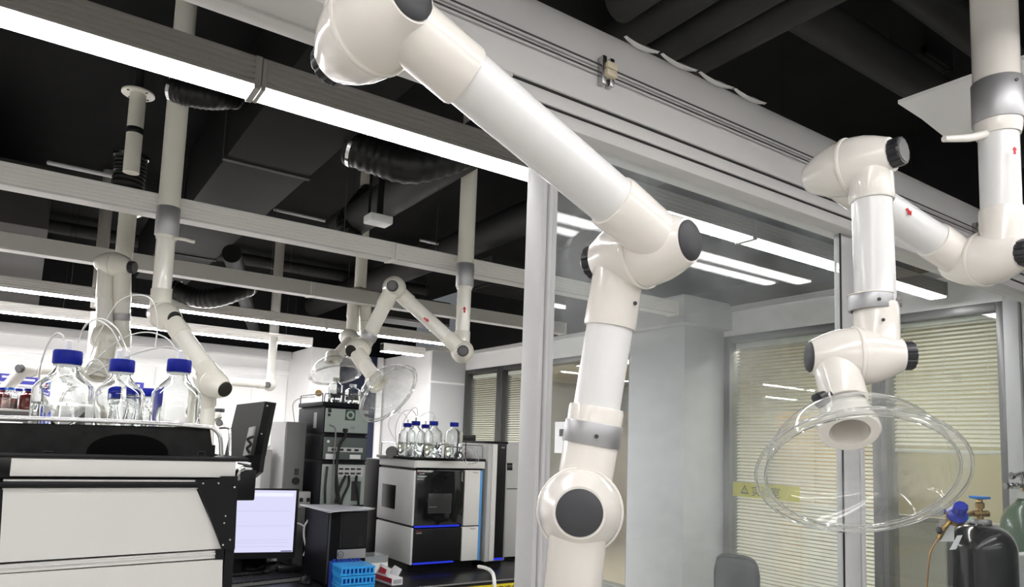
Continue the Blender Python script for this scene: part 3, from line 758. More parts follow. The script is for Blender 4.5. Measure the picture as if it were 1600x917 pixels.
flex('dark flexible hose beneath the flanged pole', [(0.3367, 3.9494, 2.9574), (0.3371, 3.9611, 2.8599), (0.3376, 3.9729, 2.7624), (0.3951, 4.0600, 2.7248)], .075)
flex('flexible hose beside the white emergency lamp', [(1.6857, 4.2748, 2.8311), (1.6237, 4.3021, 2.9446), (1.7061, 4.3509, 3.0831), (1.8389, 4.4820, 3.2616)], .06)
# flanged pole stub
fp = thing('flanged_stub', 'pale pipe stub with a bolted round flange under the dark ceiling', 'pipe', (0.3236, 3.8111, 3.1710))
f0 = V((0.3282, 3.8033, 3.2091))
MB().lathe(f0, (0, 0, 1), [(0, .03), (0, .075), (.008, .075), (.008, .03)], 40).build('flange', LABPOLE, fp)
MB().cyl(f0, f0-V((0, 0, .40)), .037, n=28).build('tube', LABPOLE, fp)
ring(fp, f0-V((0, 0, .19)), (0, 0, 1), .039, .03, BLACK, 'band')
for a in (.6, 2.2, 3.7, 5.3): screw(fp, f0+V((math.cos(a)*.057, math.sin(a)*.057, -.001)), V((0, 0, -1)), .006)
MB().cyl(f0, (f0.x, f0.y, ZC), .02, n=12).build('hanger', DUCT, fp)
# more plain ceiling risers
for k, (px, lab) in enumerate((((0.3403, 5.8663, 3.0600), 'short grey riser pipe far behind the folded arm'), ((1.9257, 6.9513, 3.3320), 'grey riser pipe above the distant level arm'))):
    pass
# emergency light
el = thing('emergency_lamp', 'small white emergency lamp box hanging from dark posts', 'lamp', (1.4490, 3.3624, 2.6948))
e0 = V((1.3956, 3.3973, 2.6991)); e1 = V((1.5144, 3.3444, 2.6834))
MB().box((e0.x, e0.y-.05, e0.z-.012), (e1.x+.01, e0.y+.05, e0.z+.032), .008).build('body', WHITEP, el)
for t in (.1, .6):
    x = e0.x+(e1.x-e0.x)*t; MB().cyl((x, e0.y, e0.z+.03), (x, e0.y, ZC), .008 if t < .3 else .018, n=10).build('post', DUCT2, el)
# grilles
def grille(label, c, sx, sy, n=9, mt=DUCT2, deep=.2):
    g = thing('air_grille', label, 'grille', c, 'ceiling grilles'); c = V(c)
    for a, b in (((-sx, -sy), (sx, -sy+.015)), ((-sx, sy-.015), (sx, sy)), ((-sx, -sy), (-sx+.015, sy)), ((sx-.015, -sy), (sx, sy))):
        MB().box((c.x+a[0], c.y+a[1], c.z), (c.x+b[0], c.y+b[1], c.z+.02)).build('grille_frame', mt, g)
    for i in range(n):
        y = c.y-sy+.02+(2*sy-.04)*(i+.5)/n
        MB().box((c.x-sx+.01, y-.006, c.z+.002), (c.x+sx-.01, y+.006, c.z+.014)).build('louvre', mt, g)
    MB().box((c.x-sx, c.y-sy, c.z+.02), (c.x+sx, c.y+sy, c.z+.02+deep)).build('box', DUCT, g)
grille('dark ceiling grille between the third lamp row and the post', (3.1110, 4.5295, 2.7500), .30, .16)
grille('dark ceiling grille near the right pole', (3.0082, 1.3939, 3.2000), .12, .07, 8, DUCT, .28)
grille('pale ceiling grille above the tilted hood', (2.7818, 5.6467, 2.6000), .34, .12, 7, GREYC)
# little pale strips seen between the ducts
for k, (a, b, l) in enumerate((((1.3888, 5.1496, 3.2146), (1.7085, 4.9455, 3.1444), 'pale rail high in the dark ceiling beside the wide duct'), ((2.6522, 5.2695, 3.2574), (2.9102, 5.1045, 3.2039), 'pale rail in the dark ceiling left of the grey pole'), ((-0.0145, 4.5390, 3.0085), (0.3147, 4.3282, 2.9422), 'pale edge rail near the flanged stub'), ((3.5171, 5.2694, 3.4871), (3.6016, 5.2149, 3.4732), 'short pale rail in the dark ceiling by the post'))):
    o = MB().tube([a, b], .012, 6).build('ceiling_rail', ALUPAINT); tag(o, l, 'rail')
# white board hanging by the right pole
q = [(2.3022, 1.1432, 2.7200), (2.4719, 1.1496, 2.7200), (2.6910, 1.1698, 2.7200), (2.7311, 1.0578, 2.7200), (2.7772, 0.8849, 2.7200), (2.3238, 0.7337, 2.7200), (2.3136, 0.7921, 2.7200)]
o = MB().prism(q, (0, 0, .012)).build('hanging_board', mat('white_board', (.93, .93, .92), .6)); tag(o, 'thin white board hanging flat under the dark ceiling behind the right pole', 'board')
MB().cyl(V(q[3])+V((0, 0, .01)), (q[3][0], q[3][1], ZC), .006, n=8).build('hanger', DUCT, o)

# ------------------------------------------------------------------ bottles
def bottle(name, label, R, H, fill, glass=None, capm=None, ports=1, liquid=None, group=None, loc=(0, 0, 0)):
    r = thing(name, label, 'bottle', loc, group); o = V(loc); glass = glass or GLASS
    k = R/.0505; z1 = H*.67; zs = H*.855; rn = .0185*max(.8, min(1, k*1.0)); th = .0022
    outer = [(0, 0), (0, R*.86), (R*.04, R*.95), (R*.12, R), (z1, R)]
    for i in range(1, 9):
        t = i/8; outer.append((z1+(zs-z1)*t, R+(rn-R)*(.5-.5*math.cos(PI*t**1.05))*.75+(rn-R)*t*.25))
    outer += [(H*.93, rn)]
    inner = [(t if t > 0 else 0, max(0, rr-th)) for t, rr in outer]; inner[0] = (th, 0); inner[1] = (th, R*.84); inner[2] = (R*.04+th, R*.93-th)
    mb = MB(); mb.lathe(o, (0, 0, 1), outer+list(reversed(inner)), 40)
    mb.build('glass_body', glass, r, angle=60)
    if fill > 0:
        ri = R-th+.0004; zf = H*fill
        MB().lathe(o, (0, 0, 1), [(th-.0003, 0), (th-.0003, R*.84), (R*.13, ri), (zf, ri), (zf, 0)], 40).build('liquid', liquid or WATER, r)
    rc = rn*1.36
    MB().lathe(o, (0, 0, 1), [(H*.885, rn*1.02), (H*.885, rc*.96), (H*.892, rc), (H*.985, rc), (H, rc*.93), (H, 0)], 60, ripple=lambda i: 1 if i % 3 else .98).build('screw_cap', capm or CAPB, r)
    MB().lathe(o, (0, 0, 1), [(H*.865, rn), (H*.865, rc*.93), (H*.88, rc*.93), (H*.88, rn)], 36).build('drip_ring', SKYBOT, r)
    for i in range(ports):
        dx = 0 if ports == 1 else (-.008, .010)[i]
        MB().lathe(o+V((dx, 0, 0)), (0, 0, 1), [(H-.001, .0062), (H+.004, .0062), (H+.019, .0052), (H+.021, .003), (H+.021, 0)], 16).build('tube_port', WHITEP, r)
    return r
def on(xyz, z): return (xyz[0], xyz[1], z)
ZT = 1.4705
B1 = bottle('reagent_bottle', 'largest blue capped clear bottle at the left end of the tray, a quarter full', .0525, (0.0592, 1.5842, 1.7005)[2]-ZT, .56, loc=on((0.0591, 1.5841, 1.7017), ZT))
B2 = bottle('reagent_bottle', 'blue capped clear bottle with two white tube ports, middle of the front three', .0505, (0.1692, 1.7517, 1.7074)[2]-ZT, .16, ports=2, loc=on((0.1691, 1.7516, 1.7088), ZT))
B3 = bottle('reagent_bottle', 'blue capped clear bottle at the right end of the front three', .0505, (0.2735, 1.6817, 1.7120)[2]-ZT, .10, loc=on((0.2733, 1.6816, 1.7134), ZT))
for k, (p, l) in enumerate((((0.2034, 2.2886, 1.6729), 'smaller blue capped bottle seen through the middle front bottle'), ((0.2620, 2.2855, 1.6753), 'smaller blue capped bottle just behind the middle front bottle'), ((0.2915, 2.2297, 1.6750), 'smaller blue capped bottle between the two right front bottles'))):
    bottle('reagent_bottle', l, .043, p[2]-ZT, .25, ports=0, loc=on(p, ZT))
# tubing from the ports
def line(label, pts, r=.0016, mt=None, name='tubing', group='thin solvent tubing lines', n=40):
    o = MB().tube(bez(pts, n), r, 8).build(name, mt or PTFE, angle=80); tag(o, label, 'tubing', group); return o
line('white tubing looping from the largest bottle down its left side', [(0.0472, 1.5183, 1.7122), (0.0454, 1.5184, 1.7215), (0.0356, 1.5364, 1.7259), (0.0256, 1.5690, 1.7113), (0.0182, 1.6143, 1.6778), (0.0173, 1.6430, 1.6460), (0.0229, 1.6663, 1.6223)])
line('high white tubing loop rising from behind the middle bottle to the pole', [(0.1178, 1.9532, 1.7216), (0.1331, 1.9106, 1.7886), (0.1595, 1.8611, 1.8515), (0.1931, 1.8128, 1.8657), (0.2199, 1.7728, 1.8500), (0.2341, 1.7696, 1.7994), (0.2344, 1.7766, 1.7409)])
line('inner white tubing arch over the middle bottle', [(0.0893, 1.9199, 1.7539), (0.0973, 1.8861, 1.7889), (0.1167, 1.8475, 1.8015), (0.1414, 1.7854, 1.7794), (0.1587, 1.7660, 1.7462), (0.1663, 1.7512, 1.7270)])
line('outer white tubing arch over the middle bottle', [(0.0924, 1.9392, 1.7762), (0.1075, 1.9017, 1.8027), (0.1286, 1.8391, 1.8050), (0.1534, 1.7776, 1.7785), (0.1694, 1.7589, 1.7452), (0.1757, 1.7449, 1.7274)])
line('long white tubing arch from the right bottle toward the left', [(0.1059, 1.8448, 1.6853), (0.1394, 1.8170, 1.7301), (0.1717, 1.7797, 1.7606), (0.2087, 1.7415, 1.7724), (0.2438, 1.7075, 1.7613), (0.2671, 1.6836, 1.7315)])
line('low white tubing from the right bottle across the middle bottle', [(0.1083, 1.7848, 1.6701), (0.1490, 1.7542, 1.6985), (0.1902, 1.7239, 1.7214), (0.2333, 1.6934, 1.7359), (0.2559, 1.6902, 1.7380), (0.2671, 1.6836, 1.7315)])
line('short white tubing hook left of the middle bottle', [(0.1026, 1.8474, 1.6823), (0.1116, 1.8389, 1.7029), (0.1255, 1.8288, 1.7093), (0.1403, 1.8211, 1.6926), (0.1504, 1.8167, 1.6729)])

# ------------------------------------------------------------------ left instrument
YI = 1.45
li = thing('liquid_chromatograph', 'white fronted instrument with black edges holding the large bottles', 'instrument', (.17, 1.9, .84))
x0, x1 = -.022, .352
MB().box((x0-.06, YI+.012, .86), (x1+.005, 2.34, 1.475)).build('body', INSTB, li)
MB().box((-.012, YI-.006, (0.1656, 1.4500, 1.4686)[2]), (.352, YI+.02, (0.1630, 1.4500, 1.4997)[2]), .002).build('top_panel', INSTW, li)
MB().box((-.09, YI-.010, (0.1630, 1.4500, 1.4997)[2]), (.375, 2.36, (0.1624, 1.4500, 1.5078)[2]), .003).build('top_plate', INSTB, li)
MB().box((-.09, YI-.010, (0.0663, 1.4500, 1.4669)[2]-.0006), (.35, YI+.02, (0.0665, 1.4500, 1.4652)[2]+.0012)).build('seam_strip', INSTB, li)
MB().box((-.02, YI-.006, (0.1662, 1.4500, 1.4605)[2]), (.300, YI+.02, (0.1659, 1.4500, 1.4640)[2])).build('trim_strip', INSTW, li)
MB().box((-.09, YI-.014, (0.1670, 1.4500, 1.4514)[2]), (.290, YI+.01, (0.1663, 1.4500, 1.4594)[2]), .001).build('bar', INSTB, li)
# large drop front, its right edge slanting under the black side bracket
fr_ = [(-0.0188, 1.4500, 1.4473), (0.2826, 1.4500, 1.4488), (0.3389, 1.4500, 1.3326), (-0.0141, 1.4500, 1.3269)]
MB().prism(fr_, (0, .02, 0)).build('front_panel', INSTW, li)
MB().box((-.02, YI-.004, (0.1266, 1.4500, 1.4469)[2]), (.289, YI+.004, (0.1264, 1.4500, 1.4491)[2])).build('panel_lip', INSTS, li)
MB().prism([(-0.0301, 1.4520, 1.4462), (-0.0188, 1.4520, 1.4472), (-0.0141, 1.4520, 1.3255), (-0.0193, 1.4520, 1.3258)], (0, .02, 0)).build('edge_strip', INSTB, li)
lo_ = [(-0.0150, 1.4500, 1.3073), (0.3416, 1.4500, 1.3119), (0.3492, 1.4500, 1.1603), (-0.0055, 1.4500, 1.2018)]
MB().prism(lo_, (0, .02, 0)).build('lower_panel', INSTW, li)
MB().prism([(-0.0164, 1.4520, 1.3226), (0.3290, 1.4520, 1.3292), (0.3300, 1.4520, 1.3146), (-0.0152, 1.4520, 1.3090)], (0, .02, 0)).build('rail_strip', INSTW, li)
MB().prism([(-0.0160, 1.4470, 1.3197), (0.3282, 1.4470, 1.3251), (0.3284, 1.4470, 1.3227), (-0.0158, 1.4470, 1.3171)], (0, .005, 0)).build('groove', INSTS, li)
br = [(0.2783, 1.4400, 1.4651), (0.3186, 1.4400, 1.4665), (0.3252, 1.4400, 1.4714), (0.3563, 1.4400, 1.4716), (0.3604, 1.4400, 1.3317), (0.3366, 1.4400, 1.3329)]
bk = MB().prism(br, (0, .03, 0)).build('side_bracket', INSTB, li)
for px in ((0.2925, 1.4400, 1.4579), (0.3204, 1.4400, 1.4580), (0.3506, 1.4400, 1.4506), (0.3379, 1.4400, 1.3957), (0.3495, 1.4400, 1.3504), (0.3365, 1.4400, 1.3824), (0.3372, 1.4400, 1.3413)):
    MB().lathe(V(px)-V((0, .001, 0)), (0, -1, 0), [(0, .0022), (.0014, .0018), (.0016, 0)], 12).build('screw', CHROME, bk)
MB().prism([(0.3262, 1.4460, 1.3326), (0.3416, 1.4460, 1.3318), (0.3430, 1.4460, 1.3124), (0.3277, 1.4460, 1.3133)], (0, .03, 0)).build('hinge_block', INSTB, li)
MB().box((.345, YI+.0, .86), (.362, 2.3, 1.36)).build('side_edge', INSTB, li)
# solvent tray on top with a smoked front holding an arched cut-out
tz0, tz1 = (0.0640, 1.4700, 1.5037)[2], (0.0590, 1.4700, 1.5621)[2]
MB().prism([(-0.0441, 1.4700, 1.5571), (0.3035, 1.4700, 1.5640), (0.3132, 1.4700, 1.5144), (0.3243, 1.4700, 1.5097), (-0.0391, 1.4700, 1.5014)], (0, .006, 0)).build('tray_front', DUSTB, li)
ar = []
for i in range(17):
    a = PI*i/16; ar.append((.165-math.cos(a)*.068, 1.4685, tz0+.002+math.sin(a)**.8*.040))
MB().prism(ar, (0, .0015, 0)).build('tray_cutout', VOID, li)
MB().box((-.04, 1.477, 1.462), (.318, 2.33, 1.47)).build('tray_floor', INSTB, li)
MB().box((.310, 1.477, 1.47), (.318, 2.33, 1.53)).build('tray_side', DUSTB, li)
MB().tube(bez([(-0.0472, 1.4620, 1.5655), (0.0777, 1.4620, 1.5675), (0.2017, 1.4620, 1.5678), (0.2947, 1.4620, 1.5649), (0.3091, 1.4620, 1.5618), (0.3194, 1.4620, 1.5522), (0.3241, 1.4620, 1.5374), (0.3273, 1.4620, 1.5100)], 60), .0042, 10).build('front_rail', CHROME, li)
MB().tube(bez([(0.3960, 1.8111, 1.5683), (0.4128, 1.7998, 1.5690), (0.4176, 1.7980, 1.5584), (0.4179, 1.7808, 1.5002)], 20), .004, 10).build('side_rail', CHROME, li)
for px in ((0.0396, 1.4670, 1.5088), (0.2912, 1.4670, 1.5152)):
    c = V(px); MB().tube([c+V((-.007, 0, -.005)), c+V((-.006, 0, .002)), c+V((.006, 0, .002)), c+V((.007, 0, -.005))], .0012, 6).build('tray_clip', CHAR, li)
for lx in (0.0, .30):
    for ly in (1.55, 2.25): MB().cyl((lx, ly, .84), (lx, ly, .865), .02, n=16).build('foot', RUBBER, li)
# chrome hook beside the bracket
o = MB().tube(bez([(0.4175, 1.6907, 1.4492), (0.4162, 1.6898, 1.4638), (0.4191, 1.6867, 1.4727), (0.4288, 1.6920, 1.4755)], 14), .006, 10).build('hose_elbow', CHROME); tag(o, 'small chrome hose elbow right of the white top panel', 'hose')
# opened lid
q0, q1, q2, q3 = [V(p) for p in ((0.4953, 2.0746, 1.6378), (0.5522, 1.9992, 1.6482), (0.5393, 2.0272, 1.4911), (0.4774, 2.1057, 1.4817))]
nn = (q1-q0).cross(q3-q0).normalized()
if nn.dot(fw) < 0: nn = -nn
lid = MB().prism([q0, q1, q2, q3], nn*.006).build('open_lid', mat('lid_grey', (.085, .085, .085), .45), li, label='dark grey lid standing open')
e1, e2 = V((0.5673, 1.9835, 1.6452)), V((0.5553, 2.0099, 1.4956))
eb = lid; MB().prism([q1, e1, e2, q2], nn*.02).build('edge', INSTB, lid)
MB().box((.352, 1.95, 1.38), (.53, 2.03, 1.46), .004).build('hinge_arm', INSTB, lid)
for t in (.07, .58, .97):
    p = (q1+e1)/2*(1-t)+(q2+e2)/2*t
    MB().lathe(p-nn*.001, -nn, [(0, .0026), (.0014, .002), (.0016, 0)], 12).build('screw', CHROME, eb)
MB().prism([(0.5247, 2.0206, 1.5741), (0.5362, 2.0124, 1.5781), (0.5297, 2.0264, 1.4998), (0.5168, 2.0355, 1.4957)], -nn*.008).build('hinge_plate', LGREY, lid)
MB().tube(bez([(0.5287, 2.0028, 1.5496), (0.5161, 2.0121, 1.5420), (0.5247, 2.0081, 1.5283), (0.5168, 2.0147, 1.5174), (0.5239, 2.0117, 1.5036)], 20), .004, 8).build('cable', RUBBER, lid)
MB().prism([(0.5157, 2.0180, 1.4962), (0.5506, 1.9942, 1.5013), (0.5490, 2.0013, 1.4519), (0.5330, 2.0143, 1.4336), (0.5073, 2.0324, 1.4254)], nn*.02).build('arm_bracket', INSTB, lid)
for a, b in (((0.4972, 2.0205, 1.4783), (0.5269, 2.0014, 1.4726)), ((0.5074, 2.0158, 1.4612), (0.5310, 2.0004, 1.4588))):
    MB().tube([a, b], .006, 6).build('lever', ALU, lid)
ist = thing('left_bench', 'low dark bench under the white instrument', 'bench', (0, 1.9, 0))
MB().box((-1.2, 1.42, .79), (.37, 2.38, .84), .004).build('worktop', BENCH, ist)
for x in (-1.1, -.37): MB().box((x, 1.46, .02), (x+.72, 2.36, .79), .004).build('cabinet_carcass', LGREY, ist)

# ------------------------------------------------------------------ main bench
ZB = .84
bn = thing('lab_bench', 'long black topped lab bench with a yellow strip on its front', 'bench', (1.6, 3.6, 0))
MB().box((.2, 3.19, ZB-.02), (2.87, 4.62, ZB), .005).build('worktop', BENCH, bn)
MB().box((.2, 3.184, ZB-.006), (2.87, 3.192, ZB+.0005)).build('edge_line', GREYC, bn)
MB().box((.2, 3.205, .1), (2.86, 4.55, ZB-.02)).build('carcass', LGREY, bn)
for i in range(4):
    x = .22+i*.66
    MB().box((x, 3.192, .12), (x+.65, 3.208, .62), .003).build('cabinet_door', WHITEP, bn)
ys = MB().box((1.72, 3.194, ZB-.085), (2.84, 3.2045, ZB-.024)).build('warning_strip', YEL); tag(ys, 'yellow warning strip along the front of the lab bench', 'sticker')
text('危废液的', .05, INK, ((2.1085, 3.1940, 0.8229)[0], 3.1935, ZB-.074), (1, 0, 0), (0, 0, 1), ys)

# ------------------------------------------------------------------ right chromatograph
YR = 3.52
u = thing('liquid_chromatograph', 'silver and black two-module instrument with blue light lines on the far bench', 'instrument', (2.04, 3.8, ZB))
X0, X1, XD, XE = 1.81, 2.267, 2.130, 2.238
MB().box((X0+.012, YR+.02, ZB+.04), (X1, 4.0, 1.455)).build('body', INSTB, u)
MB().box((X0+.004, 3.995, ZB), (X1, 4.22, 1.44), .004).build('rear_module', PCB, u)
MB().box((X0+.01, YR+.05, ZB), (X1-.03, 3.98, ZB+.045)).build('base', INSTB, u)
# side panels (silver) with the dark vent
MB().box((X0, YR+.005, 1.095), (X0+.014, 3.99, 1.395), .003).build('side_panel', INSTS, u)
MB().box((X0, YR+.005, .885), (X0+.014, 3.99, 1.082), .003).build('side_panel', INSTS, u)
MB().box((X0, YR+.005, 1.41), (X0+.014, 3.99, 1.452), .003).build('side_panel', INSTS, u)
MB().box((X0-.002, 3.745, 1.165), (X0+.004, 3.925, 1.30), .001).build('side_vent', INSTB, u)
# fronts
MB().box((X0+.01, YR-.004, 1.412), (X1, YR+.02, 1.452), .002).build('top_band', INSTW, u)
MB().box((X0+.012, YR-.005, 1.095), (XD, YR+.02, 1.40), .003).build('upper_door', SMOKE, u)
MB().box((X0+.02, YR-.003, 1.085), (XD-.02, YR+.015, 1.093)).build('light_line', BLUELED, u)
MB().box((XD+.004, YR-.004, 1.087), (XE, YR+.02, 1.402), .002).build('side_front', INSTW, u)
MB().box((XE+.001, YR-.003, .887), (XE+.016, YR+.02, 1.402), .001).build('blue_strip', BLUESTRIP, u)
MB().box((X0+.012, YR-.005, .897), (XD-.005, YR+.02, 1.078), .003).build('lower_door', INSTB, u)
MB().box((X0+.02, YR-.003, .886), (XD-.05, YR+.015, .893)).build('light_line', BLUELED, u)
MB().box((XD, YR-.004, .89), (XE, YR+.02, 1.08), .002).build('side_front', INSTW, u)
MB().box((XD-.022, YR-.009, 1.34), (XD-.014, YR-.004, 1.39), .001).build('door_handle', GREYC, u)
# dim sampler block behind the smoked glass is shown as raised relief on the door
MB().box((1.90, YR-.0065, 1.16), (2.05, YR-.004, 1.27), .001).build('inner_plate', mat('dim_grey', (.035, .035, .036), .2), u)
MB().box((1.905, YR-.008, 1.195), (1.955, YR-.006, 1.198)).build('inner_line', GREYC, u)
text('thermo', .010, REDINK, (X0+.025, YR-.0055, 1.386), (1, 0, 0), (0, 0, 1), u)
text('scientific', .010, WHINK, (X0+.025, YR-.0055, 1.376), (1, 0, 0), (0, 0, 1), u)
text('thermo', .010, REDINK, (X0+.025, YR-.0055, 1.063), (1, 0, 0), (0, 0, 1), u)
text('scientific', .010, WHINK, (X0+.025, YR-.0055, 1.053), (1, 0, 0), (0, 0, 1), u)
text('Vanquish', .010, CHAR, (XD+.055, YR-.0045, 1.386), (1, 0, 0), (0, 0, 1), u)
text('Vanquish', .010, CHAR, (XD+.050, YR-.0045, 1.066), (1, 0, 0), (0, 0, 1), u)
# solvent tray and wire rails on top
MB().box((X0-.01, YR-.004, 1.453), (X1+.005, 4.02, 1.468), .003).build('top_tray', INSTB, u)
def rail(root, a, b, z0, z1, r=.003, mt=STEEL):
    a, b = V(a), V(b); d = (b-a).normalized()
    P = [V((a.x, a.y, z0)), V((a.x, a.y, z1-.02))]+[V((a.x, a.y, z1))+d*.004]+[V((a.x, a.y, z1))+d*.02]
    Q = [V((b.x, b.y, z1))-d*.02, V((b.x, b.y, z1))-d*.004, V((b.x, b.y, z1-.02)), V((b.x, b.y, z0))]
    MB().tube(P+Q, r, 8).build('wire_rail', mt, root)
rail(u, (X0+.01, YR+.01, 0), (X0+.21, YR+.01, 0), 1.466, 1.545)
rail(u, (X0+.22, YR+.01, 0), (X1-.01, YR+.01, 0), 1.466, 1.545)
rail(u, (X0+.005, YR+.03, 0), (X0+.005, 3.98, 0), 1.466, 1.545)
rail(u, (X1-.005, YR+.02, 0), (X1-.005, 3.98, 0), 1.466, 1.545)
for k, (p, hh, l) in enumerate((((1.8556, 3.7264, 1.6601), .0, 'blue capped bottle at the left rear of the far tray'), ((1.8304, 3.5731, 1.6689), .02, 'blue capped bottle second from the left on the far tray'), ((1.9806, 3.7401, 1.6586), 0, 'blue capped bottle half hidden in the middle of the far tray'), ((1.9141, 3.5169, 1.6726), .01, 'blue capped bottle right of the middle on the far tray'), ((2.0103, 3.4532, 1.6697), .0, 'blue capped bottle standing apart at the right of the far tray'))):
    bottle('reagent_bottle', l, .0505, p[2]-1.469, .42, ports=1 if k < 4 else 0, loc=on(p, 1.469))
line('thin tubing arch from the far left bottle', [(1.8499, 3.7266, 1.6896), (1.8202, 3.7192, 1.7140), (1.7737, 3.7500, 1.7156), (1.7555, 3.7713, 1.6407), (1.7975, 3.7545, 1.5501), (1.8147, 3.7498, 1.4953)], .002)
line('thin tubing arch over the far second bottle', [(1.8401, 3.5871, 1.6984), (1.8132, 3.6012, 1.7297), (1.7916, 3.6777, 1.7153), (1.7685, 3.7035, 1.6302), (1.7833, 3.7058, 1.5321)], .002)
line('tall thin tubing loop above the far bottles', [(1.8461, 3.5831, 1.6986), (1.8363, 3.5843, 1.7415), (1.8129, 3.6009, 1.7333), (1.8025, 3.6772, 1.6610), (1.7938, 3.6965, 1.5509)], .002)
line('thin tubing arch to the far right bottles', [(1.9018, 3.6667, 1.6991), (1.9307, 3.6447, 1.7226), (1.9375, 3.5798, 1.7218), (1.9318, 3.5279, 1.6844)], .002)
o = MB().lathe((1.8091, 3.8146, 1.4897), -fw, [(0, 0), (0, .035), (.03, .035), (.034, .03), (.034, 0)], 28).build('tubing_reel', GREYC); tag(o, 'grey round filter cup behind the wire rail of the far tray', 'filter')
o = MB().lathe((2.0065, 3.3819, 1.4858), -fw, [(0, .014), (0, .026), (.012, .026), (.012, .014)], 28, closed=True).build('tubing_reel', CHAR); tag(o, 'small dark reel hung on the far wire rail', 'reel')
CO = [V((1.8637, 3.0534, 1.4932))+rt*(.036*math.cos(a*.5)+.001*a)+up*.042*math.sin(a*.5) for a in range(26)]
line('coil of thin tubing hanging over the right edge of the far tray', CO, .0014, STEEL, n=80)
o = MB().box((2.215, 3.80, 1.4685), (2.255, 3.84, 1.535), .004).build('small_bottle', mat('orange_liquid', (.55, .12, .06), .2, trans=.5)); tag(o, 'small orange vial block at the right end of the far tray', 'vial')
cam2 = thing('sensor_box', 'small black box on a thin stalk above the far tray', 'sensor', (2.0715, 3.3874, 1.5794))
c0 = V((2.0709, 3.3870, 1.5866)); MB().box(c0-V((.036, .015, .017)), c0+V((.036, .015, .017)), .004).build('body', BLACK, cam2); MB().cyl(c0-V((.02, 0, .016)), (c0.x-.02, c0.y, 1.468), .003, n=8).build('stalk', BLACK, cam2)
# column oven tower
tw = thing('column_oven', 'tall narrow black instrument tower with a white edge strip', 'instrument', (2.36, 3.8, ZB))
MB().box((2.290, YR, .875), (2.424, 4.05, 1.567), .004).build('body', LGREY, tw)
MB().box((2.285, YR-.006, 1.56), (2.426, 4.05, 1.575), .002).build('top_cap', INSTB, tw)
MB().box((2.315, YR-.010, .88), (2.348, YR+.005, 1.558), .002).build('white_strip', INSTW, tw)
MB().box((2.350, YR-.008, .895), (2.414, YR+.005, 1.558), .002).build('black_front', INSTB, tw)
MB().box((2.414, YR-.008, .88), (2.424, YR+.005, 1.558), .002).build('edge_strip', ALU, tw)
MB().box((2.350, YR-.009, .882), (2.414, YR+.0, .893)).build('light_line', BLUELED, tw)
MB().box((2.30, YR+.02, ZB), (2.42, 4.0, .88)).build('base', INSTB, tw)
text('TCC', .012, WHINK, (2.376, YR-.0086, 1.535), (1, 0, 0), (0, 0, 1), tw)
lb_ = thing('grey_cabinet_unit', 'pale grey instrument case behind the black tower and the post', 'instrument', (2.6, 3.9, ZB))
MB().box((2.455, 3.70, ZB+.02), (2.85, 4.3, 1.575), .006).build('case', LGREY, lb_)
MB().box((2.455, 3.695, 1.28), (2.85, 3.70, 1.284)).build('seam', CHAR, lb_)
MB().box((2.455, 3.72, ZB), (2.8, 4.2, ZB+.02)).build('base', INSTB, lb_)
MB().lathe((2.2027, 3.1969, 1.4374), (rt), [(0, 0), (0, .02), (.03, .02), (.03, .0)], 16).build('latch', BLACK, lb_)
hs = MB().tube(bez([(1.9024, 2.9726, 0.9600), (1.9009, 2.9127, 0.9636), (1.8714, 2.8116, 0.9641), (1.8273, 2.7222, 0.9478), (1.8303, 2.7167, 0.8781), (1.8321, 2.7138, 0.7944)], 30), .0085, 12).build('waste_hose', WHITEP); tag(hs, 'white waste hose curling over the bench edge', 'hose')

